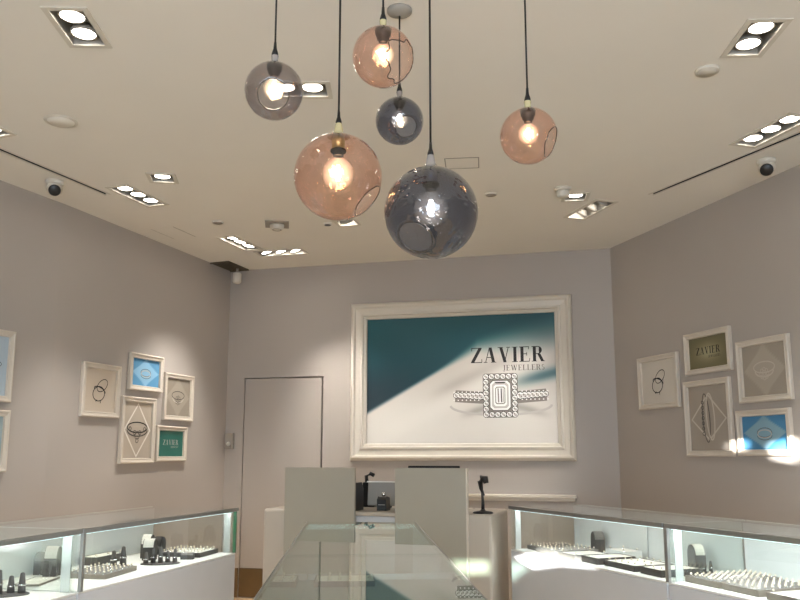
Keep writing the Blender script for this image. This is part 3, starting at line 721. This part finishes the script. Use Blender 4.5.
def pendant(px, py, rpx, dist, gm, nmat, rm, hd, ha, wob, bulb, fil, br, label, cx_top=None):
    r = ray(px, py); r = r / r.y; P = Vector((0, 0, H)) + r * dist
    R = rpx / 800 * dist * 1.06
    t = thing('pendant_lamp', label, 'pendant lamp', P, 0, 'blown glass pendant lamps')
    tw = (Vector((0, 0, H)) - P).normalized(); rt = tw.cross(Vector((0, 0, 1))).normalized() * -1; up = rt.cross(tw) * -1
    hd = rt * hd[0] + up * hd[1] + tw * math.sqrt(max(0, 1 - hd[0] ** 2 - hd[1] ** 2))
    mb, rim = globe_mb(R, hd, ha, wob, gm); g = mb.build('globe', gm, t)
    MB().tube(rim, .0021, 6, closed=True).build('rim', rm, g)
    nh = R * .26
    MB().lathe([(R * .26, R * .955), (R * .16, R * .985 + nh * .12), (R * .11, R + nh * .35), (.014, R + nh), (.012, R + nh + .004), (0, R + nh + .004)], 28).build('neck', nmat, t)
    zt = R + nh
    MB().lathe([(0, zt + .055), (.005, zt + .055), (.0065, zt + .03), (.012, zt + .012), (.013, zt + .002), (0, zt + .002)], 16).build('cord_grip', M['black'], t)
    top = ZC - P.z
    MB().tube([(0, 0, zt + .05), (0, 0, top - .02)], .0042 if R > .12 else .0036, 8).build('cord', M['black'], t)
    MB().lathe([(0, top - .0008), (.055, top - .0008), (.055, top - .012), (.035, top - .022), (.008, top - .03), (0, top - .03)], 28).build('canopy', M['recess'], t)
    br = .39 * R; zb = .5 * R
    if R > .14:
        MB().lathe([(0, R * .97), (R * .13, R * .97), (R * .15, R * .85), (R * .14, R * .645), (0, R * .645)], 24).build('holder_tube', nmat if 'rose' not in label else M['brass'], t)
        MB().lathe([(0, R * .644), (R * .18, R * .64), (R * .18, R * .59), (R * .12, R * .575), (R * .12, zb), (0, zb)], 24).build('lamp_holder', M['rubber'], t)
    else:
        MB().lathe([(0, R * .93), (R * .27, R * .925), (R * .25, R * .75), (R * .2, R * .68), (R * .2, R * .61), (R * .14, R * .59), (R * .14, zb), (0, zb)], 24).build('lamp_holder', M['brown'], t)
    sr = R * .2
    zc = zb - br * 1.08
    prof = [(0, zc - br)] + [(br * math.sin(a), zc - br * math.cos(a)) for a in [PI * i / 16 for i in range(1, 14)]] + [(sr * .62, zb - .003), (sr * .6, zb + .0)]
    MB().lathe(prof, 28).build('bulb', bulb, t)
    f = MB()
    for i in range(5):
        a = 2 * PI * i / 5; f.tube([(.004 * math.cos(a), .004 * math.sin(a), zc + br * .5), (.013 * math.cos(a + .5), .013 * math.sin(a + .5), zc), (.005 * math.cos(a + 1), .005 * math.sin(a + 1), zc - br * .4)], .0028, 6)
    f.build('filament', fil, t)
    L = bpy.data.lights.new('bulb_glow', 'POINT'); L.energy = 4.5 if R > .12 else 3; L.color = (1, .76, .5); L.shadow_soft_size = .03
    return t
pendant(431, 212.5, 46, 2.93, M['dark'], M['smokn'], M['rimd'], (-.35, -.55), R_(22), .03, M['bulbc'], M['filw'], .058, 'largest dark smoky glass globe pendant, lowest of the six')
pendant(338, 177, 43.5, 3.0, M['pink'], M['pinkn'], M['rimg'], (.74, -.58), R_(25), .03, M['bulbw'], M['fil'], .064, 'largest rose glass globe pendant, lower left of the group')
pendant(274, 91, 29.5, 2.76, M['smoke'], M['smokn'], M['rimd'], (-.03, -.14), R_(31), .02, M['bulbw'], M['filw'], .05, 'pale smoky glass globe pendant, farthest left, opening facing front')
pendant(383, 57, 31, 2.7, M['pink'], M['pinkn'], M['rimg'], (.74, -.12), R_(42), .24, M['bulbw'], M['fil'], .052, 'rose glass globe pendant with a wavy cut edge, topmost')
pendant(399.5, 121, 24, 3.26, M['dark'], M['smokn'], M['rimd'], (.3, -.26), R_(27), .02, M['bulbc'], M['filw'], .03, 'smallest dark smoky glass globe pendant, hanging behind the others')
pendant(528.5, 136, 28.5, 2.85, M['pink'], M['pinkn'], M['rimg'], (.90, -.30), R_(33), .04, M['bulbw'], M['fil'], .05, 'rose glass globe pendant hanging alone on the right')

# ------------------------------------------------------------------ glass showcases
ZD, ZT = .76, 1.05
def showcase(P0, P1, dep, label, ends=(True, True), rimside=True, strips=True, endband=None, light=1.0, group='side showcases'):
    d = (P1 - P0).normalized(); L = (P1 - P0).length; rz = math.atan2(d.y, d.x)
    t = thing('glass_showcase', label, 'display case', (P0.x, P0.y, 0), rz, group)
    g = .006; T = .008
    b = MB(); b.box(.03, L - .03, .05, dep - .03, .0, .08); b.build('plinth', M['recess'], t)
    b = MB(); b.box(0, L, 0, dep, .0805, ZD - .012, bev=.004); b.build('cabinet', M['lam'], t)
    b = MB(); b.box(.0, L, -.0, dep, ZD - .0115, ZD, bev=.003); b.build('deck', M['deck'], t)
    nd = max(1, round(L / .75))
    for i in range(nd):
        x0 = i * L / nd + .004; x1 = (i + 1) * L / nd - .004
        dr = MB().box(x0, x1, dep + .0005, dep + .018, .1, ZD - .02).build('rear_door', M['lam'], t)
    MB().box(T, L - T, g, g + T - .002, ZD + .0005, ZT - .012).build('front_pane', M['cglass'], t)
    MB().box(0, L, 0.0, dep, ZT - .007, ZT).build('top_pane', M['cglass'], t)
    if ends[0]: MB().box(0, T - .001, 0.001, dep, ZD + .0005, ZT - .0075).build('end_pane', M['cglass'], t)
    if ends[1]: MB().box(L - T + .001, L, 0.001, dep, ZD + .0005, ZT - .0075).build('end_pane', M['cglass'], t)
    MB().box(0, L, dep + .0004, dep + .004, ZT - .008, ZT + .0005).build('back_glass_edge', M['gedge'], t)
    # sliding back panels
    for i in range(nd):
        x0 = max(T, i * L / nd - .01); x1 = min(L - T, (i + 1) * L / nd + .01); off = 0 if i % 2 else .012
        bp = MB().box(x0, x1, dep - .02 - off, dep - .014 - off, ZD + .0005, ZT - .012)
        bp.build('back_panel', M['backp'] if strips else M['cglass'], t)
    if rimside:
        MB().box(-.002, L + .002, -.014, -.0005, ZT - .02, ZT + .003, bev=.002).build('front_rim', M['alu'], t)
        MB().box(.012, L - .012, .0145, .03, ZT - .026, ZT - .0072).build('light_housing', M['alu'], t)
        MB().box(.02, L - .02, .019, .027, ZT - .028, ZT - .0262).build('light_strip', M['strip'], t)
        A = bpy.data.lights.new('showcase_strip_light', 'AREA'); A.shape = 'RECTANGLE'; A.size = L - .06; A.size_y = .012; A.energy = 1.7 * L * light; A.color = (.86, .97, 1)
        o = bpy.data.objects.new('showcase_strip_light', A); C.objects.link(o)
        c = P0 + d * L / 2; n2 = Vector((-d.y, d.x)); o.location = (c.x + n2.x * .03, c.y + n2.y * .03, ZT - .031)
        o.rotation_euler = (R_(28), 0, rz)
    return t, d, rz
LC0, LC1 = Vector((-1.524, 3.941)), Vector((-1.091, 5.479))
dn = Vector((.125, .542)).normalized()
LN1 = LC0 - dn * .012; LN0 = LN1 - dn * 1.5
sh1, _, rzl1 = showcase(LN0, LN1, .64, 'left glass showcase unit nearest the photo edge, holding grey stands')
sh2, _, rzl = showcase(LC0, LC1, .64, 'left glass showcase unit reaching the back, with a green glass end edge')
PM = onz(664, 523.6, ZT).xy; tt = (PM - RC0).dot(dR); PM = RC0 + dR * tt
RC1e = RC0 + dR * 3.3
sh3, _, rzr = showcase(RC0, PM - dR * .006, .55, 'right glass showcase unit beside the cash desk, full of ring trays', light=1.2)
sh4, _, _ = showcase(PM + dR * .006, RC1e, .55, 'right glass showcase unit at the photo edge with pearl trays', light=2.8)
# corner posts / edge details
L2 = (LC1 - LC0).length
MB().box(L2 - .0085, L2 + .0015, -.003, .02, ZD + .0005, ZT - .021).build('green_edge', M['eglass'], sh2, label='green glass edge')
def post(par, x, w=.014): MB().box(x - w / 2, x + w / 2, -.013, .004, ZD - .0, ZT - .0205).build('post', M['alu'], par)
def band(par, x, w, y0=.016, y1=.075): MB().box(x - w / 2, x + w / 2, y0, y1, ZD + .0008, ZT - .03).build('frosted_strip', M['frost'], par)
post(sh2, .008, .018); post(sh4, .008, .024)
L1 = 1.5; L3 = (PM - dR * .006 - RC0).length
band(sh1, L1 - .014, .004, .03, .08); band(sh2, L2 - .02, .004, .03, .08)
MB().box(.0085, .02, .03, .07, ZD + .0008, ZT - .03).build('white_post', M['backp'], sh3)
band(sh4, .022, .004, .03, .08)
MB().box(.9, 1.5, .12, .55, ZD + .001, ZD + .006) if False else None
# central island case
CA = Vector((-.492, 4.346)); CB = Vector((.079, 4.346)); CD = Vector((-.34, 2.039))
ax = math.atan2(-.492 + .34, 4.346 - 2.039)         # lean
t = thing('island_showcase', 'glass topped island showcase in the middle foreground', 'display case', ((CA.x + CB.x) / 2, 4.346, 0), -ax * -1 if False else math.radians(3.3))
hw_ = .283; Ln = 2.75; T = .008
MB().box(-hw_ + .03, hw_ - .03, -Ln + .05, -.05, 0, .08).build('plinth', M['recess'], t)
MB().box(-hw_, hw_, -Ln, 0, .0805, ZD - .012, bev=.004).build('cabinet', M['lam'], t)
MB().box(-hw_, hw_, -Ln, 0, ZD - .0115, ZD, bev=.003).build('deck', M['ideck'], t)
tp = MB(); tp.box(-hw_, hw_, -1.40, 0, ZT - .01, ZT); tp.build('top_pane', M['iglass'], t)
MB().box(-hw_, hw_, -Ln, -1.404, ZT - .01, ZT).build('top_pane', M['iglass'], t)
for x0, x1, y0, y1 in ((-hw_, -hw_ + T, -Ln, 0), (hw_ - T, hw_, -Ln, 0), (-hw_ + T + .0005, hw_ - T - .0005, -T, 0), (-hw_ + T + .0005, hw_ - T - .0005, -Ln, -Ln + T)):
    MB().box(x0, x1, y0, y1, ZD + .0005, ZT - .0105).build('side_pane', M['iglass'], t)
MB().box(hw_ + .0003, hw_ + .004, -Ln, 0, ZT - .012, ZT + .001).build('edge_rail', M['recess'], t)
MB().box(-hw_ - .003, -hw_ - .0003, -Ln, 0, ZT - .012, ZT + .001).build('edge_rail', M['alu'], t)
for y in (-.014,):
    MB().box(-hw_ + .012, hw_ - .012, y - .022, y - .003, ZD + .0008, ZD + .03).build('inner_sill', M['alu'], t)
island = t

# ------------------------------------------------------------------ cash desk
DK = Vector((.62, 5.55)); aD = R_(-17)
dx_ = Vector((math.cos(aD), math.sin(aD))); dy_ = Vector((-dx_.y, dx_.x))
def s_on_desk(px, off=0.):
    """distance to the left of the right corner where pixel column px meets the desk front line"""
    k = (px - 400) / 800 / (math.cos(TH)) * math.cos(TH)
    Q = DK - dy_ * off
    # (Q.x - s dx.x) = k' (Q.y - s dx.y)
    return (Q.x - k * Q.y) / (dx_.x - k * dx_.y)
s265 = s_on_desk(266.5); s287 = s_on_desk(287, .03); s355 = s_on_desk(355.5, .03); s395 = s_on_desk(395, .03); s466 = s_on_desk(464.5, .03)
print('DESK', s265, s287, s355, s395, s466)
ZK = 1.0; DP = .66
t = thing('cash_desk', 'greige cash desk with two raised screen panels behind the island showcase', 'counter', (DK.x, DK.y, 0), aD)
MB().box(-.26, 0, 0, DP, 0, ZK, bev=.02).build('right_cabinet', M['desk'], t)
MB().box(-s265, -s265 + .2, 0, DP, 0, ZK + .01, bev=.02).build('left_cabinet', M['desk'], t)
MB().box(-s265 + .2005, -.2605, .06, DP, .0, ZK - .03, bev=.008).build('middle_cabinet', M['lam'], t)
MB().box(-s265 + .2005, -.2605, .03, DP, ZK - .0295, ZK, bev=.008).build('desk_top', M['desk'], t)
ZP = onpl(430, 468, (DK.x, DK.y, 0), Vector((-dy_.x, -dy_.y, 0))).z
for a, b2, lab in ((s287, s355, None), (s395, s466, None)):
    MB().box(-a, -b2, -.032, -.002, .002, ZP, bev=.003).build('screen_panel', M['panel'], t)
    if b2 == s466: MB().box(-b2 - .0, -b2 + .012, -.03, -.002, .002, ZP - .002).build('panel_edge', M['frame'], t)
def on_desk(s, y): return (DK.x - s * dx_.x + y * dy_.x, DK.y - s * dx_.y + y * dy_.y)
# devices on the desk
sA = s_on_desk(357, -.3); p = on_desk(s_on_desk(352, -.16), .16)
t = thing('receipt_printer', 'black receipt printer on the desk between the two panels', 'printer', (p[0], p[1], ZK + .001), aD)
MB().prism([(-.1, 0), (.08, 0), (.08, .15), (.04, .2), (-.1, .2)], -.07, .07, 'x', M['black']).build('printer_body', None, t)
MB().box(-.05, .05, -.09, -.04, .19, .215, bev=.006).build('paper_cover', M['black'], t)
MB().box(-.055, .055, -.103, -.1, .03, .1).build('front_plate', M['rubber'], t)
p = on_desk(s_on_desk(386, -.42), .42)
t = thing('monitor', 'monitor seen from its pale grey back between the two panels', 'monitor', (p[0], p[1], ZK + .001), aD + .1)
mx = Matrix.Translation((0, 0, .02)) @ Matrix.Rotation(R_(-8), 4, 'X')
MB().box(-.14, .14, -.012, .012, .0, .175, mx=mx, bev=.004).build('screen_back', M['screen'], t)
MB().box(-.15, .15, -.016, -.0125, .172, .182, mx=mx).build('top_edge', M['d1'], t)
MB().box(-.03, .03, -.02, .09, .0, .02, bev=.003).build('stand', M['black'], t)
p = on_desk(s_on_desk(384, -.2), .2)
t = thing('card_terminal', 'small black card terminal in front of the grey monitor', 'card reader', (p[0], p[1], ZK + .001), aD)
MB().prism([(-.05, 0), (.05, 0), (.04, .09), (-.02, .1), (-.05, .08)], -.035, .035, 'x', M['black']).build('terminal_body', None, t)
MB().prism([(-.052, .04), (-.0505, .04), (-.022, .098), (-.024, .1)], -.026, .026, 'x', M['recess']).build('terminal_screen', None, t)
MB().lathe([(0, .1), (.012, .1), (.016, .115), (.01, .128), (0, .13)], 12).build('silver_cap', M['silver'], t)
p = on_desk(s_on_desk(371, -.56), .56)
t = thing('telephone', 'black telephone top peeking above the grey monitor', 'telephone', (p[0], p[1], ZK + .001), aD)
MB().box(-.05, .05, -.05, .05, 0, .19, bev=.01).build('phone_base', M['black'], t)
MB().tube([(-.03, 0, .19), (-.035, 0, .235), (0, 0, .255), (.03, 0, .24)], .016, 8).build('handset', M['black'], t)
p = on_desk(s_on_desk(434, -.3), .3)
t = thing('till_display', 'black screen whose top edge shows above the right screen panel', 'monitor', (p[0], p[1], ZK + .001), aD)
zz = onz(434, 465.6, 0); ztop = H - (465.6 - 455) / 800 * p[1] - ZK
MB().box(-.2, .19, -.01, .012, .06, ztop, bev=.003).build('display_panel', M['black'], t)
MB().box(-.03, .03, 0, .03, .01, .08).build('neck', M['black'], t); MB().box(-.1, .1, -.06, .08, 0, .01).build('foot', M['black'], t)
p = on_desk(s_on_desk(481, -.12), .12)
t = thing('barcode_scanner', 'black handheld scanner on its tall round-footed stand, right on the desk', 'scanner', (p[0], p[1], ZK + .001), aD)
MB().lathe([(0, 0), (.07, 0), (.07, .006), (.06, .012), (.02, .018), (.012, .03), (0, .03)], 32).build('foot', M['black'], t)
MB().tube([(0, 0, .02), (0, .002, .08), (-.004, .004, .14), (-.006, 0, .2)], .01, 10, rs=[.013, .01, .009, .01]).build('stand_neck', M['black'], t)
MB().tube([(.006, .01, .12), (-.012, .0, .17), (-.014, -.01, .215), (.0, -.016, .238), (.022, -.02, .236), (.03, -.02, .205)], .016, 12, rs=[.009, .013, .02, .025, .026, .018]).build('scanner_head', M['black'], t)

# ------------------------------------------------------------------ jewellery displays
ring_me = None
def make_ring():
    b = MB(); n = 14; r = .0085
    b.tube([(r * math.cos(2 * PI * i / n), 0, .0085 + r * math.sin(2 * PI * i / n)) for i in range(n)], .0014, 5, m=M['silver'], closed=True)
    b.sphere((0, 0, .0205), .0052, m=M['pearl'], u=8, v=6)
    return b.build('ring', None)
RING = make_ring(); RING['label'] = 'x'; RING['category'] = 'ring'; used_ring = [False]
def put_ring(p, rz, label, group):
    if not used_ring[0]: o = RING; used_ring[0] = True
    else: o = RING.copy(); C.objects.link(o)
    o.location = p; o.rotation_euler = (0, 0, rz); o.scale = (1.1, 1.1, 1.1); tag(o, label, 'ring', group)
CASES = []
def clampin(P_, hw, hd, rz):
    """keep a footprint inside the showcase whose deck it stands on"""
    best = None
    for P0, d, L, dep in CASES:
        n = Vector((-d.y, d.x)); q = Vector((P_.x, P_.y)) - P0; a, b = q.dot(d), q.dot(n)
        ex = max(0, -a, a - L) + max(0, -b, b - dep)
        if best is None or ex < best[0]: best = (ex, P0, d, n, L, dep, a, b)
    ex, P0, d, n, L, dep, a, b = best
    r = rz - math.atan2(d.y, d.x); A_ = abs(hw * math.cos(r)) + abs(hd * math.sin(r)); B_ = abs(hw * math.sin(r)) + abs(hd * math.cos(r))
    a2 = min(max(a, A_ + .024), L - A_ - .03); b2 = min(max(b, B_ + .018), dep - B_ - .04)
    if abs(a2 - a) + abs(b2 - b) > .02: print('CLAMP', round(a, 3), round(b, 3), '->', round(a2, 3), round(b2, 3), 'L', round(L, 2))
    w = P0 + d * a2 + n * b2; return Vector((w.x, w.y, P_.z))
CASES += [(LN0, dn, 1.5, .64), (LC0, (LC1 - LC0).normalized(), (LC1 - LC0).length, .64), (RC0, dR, (PM - RC0).length - .006, .55), (PM + dR * .006, dR, (RC1e - PM).length - .006, .55)]
_ir = island.rotation_euler.z; _id = Vector((math.cos(_ir), math.sin(_ir))); _in = Vector((-_id.y, _id.x))
CASES.append((Vector(island.location.xy) - _id * hw_ - _in * Ln, _id, 2 * hw_, Ln))
def cpos(k, a, b):
    P0, d, L, dep = CASES[k]; n = Vector((-d.y, d.x)); w = P0 + d * a + n * b
    return w, math.atan2(d.y, d.x)
def tray(k, a, b, w, d, rz, label, nx, ny, rl, grp, side='dgrey', top='pad', h=.022, tilt=0., top_t='pad'):
    if a is None: P_ = clampin(onz(b[0], b[1], ZD + h), w / 2, d / 2, rz)
    else:
        q, r0 = cpos(k, a, b); rz = r0 + rz; P_ = clampin(Vector((q.x, q.y, ZD + h)), w / 2, d / 2, rz)
    t = thing('display_tray', label, 'jewellery tray', (P_.x, P_.y, ZD + .0012), rz, 'jewellery trays in the showcases')
    MB().box(-w/2, w/2, -d/2, d/2, 0, h - .004, bev=.002).build('tray_base', M[side], t)
    MB().box(-w/2 + .006, w/2 - .006, -d/2 + .006, d/2 - .006, h - .0038, h, bev=.001).build('ring_pad', M[top], t)
    b = MB(); e = .006
    for x0, x1, y0, y1 in ((-w/2, -w/2 + e - .0004, -d/2, d/2), (w/2 - e + .0004, w/2, -d/2, d/2), (-w/2 + e, w/2 - e, -d/2, -d/2 + e - .0004), (-w/2 + e, w/2 - e, d/2 - e + .0004, d/2)): b.box(x0, x1, y0, y1, h - .0038, h + .002)
    b.build('tray_edge', M[side], t)
    m = Matrix.Rotation(rz, 3, 'Z')
    for i in range(nx):
        for j in range(ny):
            q = m @ Vector((-w/2 + .022 + (w - .044) * (i / max(1, nx - 1)), -d/2 + .022 + (d - .044) * (j / max(1, ny - 1)), 0))
            put_ring((P_.x + q.x, P_.y + q.y, ZD + .0012 + h - .0095), rz + .2 * random.uniform(-1, 1), rl, grp)
    return t
def arch_block(k, px, py, w, d, h, rz, label, side='dgrey', front='pad', name='bracelet_stand'):
    if k is None: P_ = clampin(onz(px, py, ZD), w / 2, d / 2, rz)
    else: q, r0 = cpos(k, px, py); rz = r0 + rz; P_ = clampin(Vector((q.x, q.y, ZD)), w / 2, d / 2, rz)
    t = thing(name, label, 'display stand', (P_.x, P_.y, ZD + .0012), rz, 'jewellery display stands')
    prof = [(-d/2, 0), (d/2, 0), (d/2, h * .62)] + [(d/2 * math.cos(a), h * .62 + h * .38 * math.sin(a)) for a in [PI * i / 10 for i in range(1, 10)]] + [(-d/2, h * .62)]
    MB().prism(prof, -w/2, w/2, 'x').build('arch_body', M[side], t)
    prof2 = prof[1:]; o_ = [(a * 1.04, b * 1.02 + .0) for a, b in prof2]
    b = MB(); n = len(prof2)
    for i in range(n - 1):
        b.prism([(prof2[i][0] * 1.002, prof2[i][1] * 1.002), (prof2[i+1][0] * 1.002, prof2[i+1][1] * 1.002), (o_[i+1][0] , o_[i+1][1]), (o_[i][0], o_[i][1])], -w/2 + .004, w/2 - .004, 'x')
    b.build('cover_band', M[front], t)
    return t
def ring_fingers(k, px, py, n, rz, label, sc=1.):
    L = .036 * sc; w = n * L + .02
    if k is None: P_ = clampin(onz(px, py, ZD), w / 2, w * .28, rz)
    else: q, r0 = cpos(k, px, py); rz = r0 + rz; P_ = clampin(Vector((q.x, q.y, ZD)), w / 2, w * .28, rz)
    t = thing('ring_finger_stand', label, 'ring stand', (P_.x, P_.y, ZD + .0012), rz, 'jewellery display stands')
    MB().lathe([(0, 0), (w * .5, 0), (w * .5, .005), (w * .47, .008), (0, .008)], 28, mx=Matrix.Diagonal((1, .55, 1, 1))).build('base', M['dgrey'], t)
    for i in range(n):
        x = (i - (n - 1) / 2) * L; hh = (.06 + .012 * ((i * 7) % 3)) * sc
        f = MB().lathe([(0, .0082), (.013 * sc, .0082), (.011 * sc, hh * .5), (.007 * sc, hh), (0, hh + .004)], 14, loc=(x, (.012 if i % 2 else -.008) * sc, 0)).build('finger', M['dgrey'], t)
        MB().lathe([(.0128 * sc, hh * .42), (.0142 * sc, hh * .45), (.0128 * sc, hh * .5)], 14, loc=(x, (.012 if i % 2 else -.008) * sc, 0)).build('mounted_ring', M['silver'], f)
    return t
rL = rzl; rR = rzr
G = 'rings set in the display trays'
# left far unit
Q = PI / 2
tray(1, .52, .25, .34, .24, .12, 'taupe edged ring tray in the left showcase, next to the metal post', 8, 5, 'small silver ring in the taupe edged tray beside the left metal post', G, 'taupe', 'mgrey', h=.022)
tray(1, .93, .55, .28, .12, 0, 'dark edged flat pad at the back of the left showcase, behind the taupe tray', 3, 1, 'silver ring on the dark edged pad behind the taupe tray', G, h=.045)
tray(1, 1.42, .24, .27, .28, .06, 'cream tray of rings at the far end of the left showcase', 6, 6, 'small silver ring in the cream tray at the far left end', G, 'dgrey', h=.026)
ring_fingers(1, .80, .34, 2, -.9, 'dark pair of ring fingers left of the bigger ring finger group', 1.5)
ring_fingers(1, .97, .17, 5, -1.0, 'largest group of dark ring fingers in front of the arch stand', 1.15)
arch_block(1, 1.12, .34, .07, .08, .125, Q + .3 - PI, 'dark square display block with white top, left of the arch in the left showcase', 'black')
arch_block(1, 1.22, .42, .06, .11, .14, Q + .3 - PI, 'black and white arch bracelet stand in the middle of the left showcase', 'dgrey')
arch_block(1, 1.48, .50, .06, .06, .1, Q, 'small dark block stand behind the cream tray, left showcase', 'black', 'dgrey', 'earring_stand')
arch_block(1, 1.36, .45, .045, .04, .05, 0, 'tiny dark stand touching the arch bracelet stand', 'black', 'dgrey', 'earring_stand')
arch_block(1, 1.21, .13, .08, .04, .04, -1.2, 'low dark wedge in front of the cream tray, left showcase', 'dgrey', 'mgrey', 'earring_stand')
# left near unit
ring_fingers(None, 10, 593, 5, rzl1 - 1., 'dark ring finger stand at the very left photo edge', 1.35)
tray(0, None, (37, 581), .26, .13, rzl1 + .25, 'thin dark framed mirror pad lying beside the ring finger stand', 0, 0, '', G, 'taupe', 'pad', h=.008)
arch_block(None, 37, 574, .075, .08, .115, rzl1 + Q + .2 - PI, 'dark grey block stand left of the tall arch in the near left showcase', 'dgrey', 'mgrey')
arch_block(None, 52, 575.5, .07, .1, .15, rzl1 + Q + .35 - PI, 'tall arch stand with pale band in the near left showcase', 'dgrey', 'd2')
arch_block(None, 65, 575, .04, .05, .065, rzl1 + Q - PI, 'small black stand beside the frosted divider, near left showcase', 'black', 'dgrey', 'earring_stand')
# right far unit
tray(2, .12, .24, .14, .28, -.1, 'dark ring tray at the far end of the right showcase', 3, 6, 'small ring in the dark tray nearest the cash desk', G, 'dgrey', 'taupe', h=.024)
tray(2, .335, .23, .24, .33, -.05, 'white tray of rings second from the far end, right showcase', 5, 6, 'small ring in the second white tray of the right showcase', G, 'mgrey', 'lgrey', h=.026)
tray(2, .6, .17, .2, .25, -.04, 'pale tray with scattered rings third from the far end, right showcase', 2, 2, 'small ring scattered on the third tray of the right showcase', G, 'mgrey', h=.03)
arch_block(2, .36, .46, .07, .08, .13, Q - .3, 'dark pointed block stand in the right showcase behind the trays', 'dgrey', 'mgrey')
tray(2, .68, .42, .2, .14, -.1, 'small white tray behind the rounded tray, right showcase', 2, 2, 'small ring on the white tray beside the dark block stand', G, 'backp', h=.045)
tray(2, .83, .19, .17, .27, -.04, 'white rounded tray with dark side below the small white tray', 0, 0, '', G, 'dgrey', h=.035)
tray(2, 1.09, .2, .29, .26, -.05, 'long white tray with dark jewellery pieces left of the metal post', 5, 3, 'small ring in the long tray left of the right metal post', G, 'dgrey', h=.03)
tray(2, 1.37, .19, .18, .26, -.05, 'white tray with dark front just right of the metal post', 3, 1, 'small ring on the tray right of the metal post', G, 'dgrey', h=.035)
arch_block(2, 1.3, .44, .06, .11, .14, Q - .35, 'white faced arch stand with dark side above the pearl trays', 'dgrey', 'pad')
ring_fingers(2, 1.42, .40, 2, 0, 'small dark pair of ring fingers left of the arch stand, right showcase', .9)
# right near unit
tray(3, .155, .28, .24, .40, -.04, 'large cream tray densely filled with rings, behind the nearer pearl tray', 7, 10, 'small ring in the large densely filled cream tray', G, 'taupe', 'mgrey', h=.028)
tray(3, .415, .25, .235, .36, -.06, 'large pearl ring tray in front, right showcase', 6, 9, 'small ring in the front pearl tray', G, 'taupe', 'mgrey', h=.028)
tray(3, .68, .2, .2, .3, -.05, 'taupe tray cut by the lower right photo corner', 3, 2, 'small ring in the tray at the lower right photo corner', G, 'taupe', h=.03)
# island contents
ra = island.rotation_euler.z
tray(4, None, (345, 577), .3, .22, ra, 'ring tray lying inside the glass island showcase', 6, 3, 'small ring in the tray inside the island showcase', G, 'mgrey', h=.024)

# ------------------------------------------------------------------ light
S = bpy.data.lights.new('low_sun', 'SUN'); S.energy = 60; S.color = (1, .98, .95); S.angle = R_(.5)
o = bpy.data.objects.new('low_sun', S); C.objects.link(o); o.rotation_euler = SD.to_track_quat('-Z', 'Y').to_euler()
A = bpy.data.lights.new('added_front_fill', 'AREA'); A.shape = 'RECTANGLE'; A.size = 4.2; A.size_y = 2.2; A.energy = 260; A.color = (.70, .84, 1)  # added unseen fill, standing in for daylight from the shopfront
o = bpy.data.objects.new('added_front_fill', A); C.objects.link(o); o.location = (0, YF + .05, 1.5); o.rotation_euler = (R_(90), 0, 0)
w = bpy.data.worlds.new('world'); bpy.context.scene.world = w; w.use_nodes = True
w.node_tree.nodes['Background'].inputs[0].default_value = (.7, .75, .8, 1); w.node_tree.nodes['Background'].inputs[1].default_value = .4
sc = bpy.context.scene
sc.view_settings.view_transform = 'Standard'; sc.view_settings.look = 'None'; sc.view_settings.gamma = 1; sc.view_settings.exposure = .03
sc.view_settings.use_curve_mapping = False
sc.cycles.transparent_max_bounces = 40; sc.cycles.max_bounces = 10; sc.cycles.diffuse_bounces = 6; sc.cycles.glossy_bounces = 6
sc.cycles.use_denoising = True
sc.cycles.sample_clamp_indirect = 6
sc.cycles.caustics_reflective = False
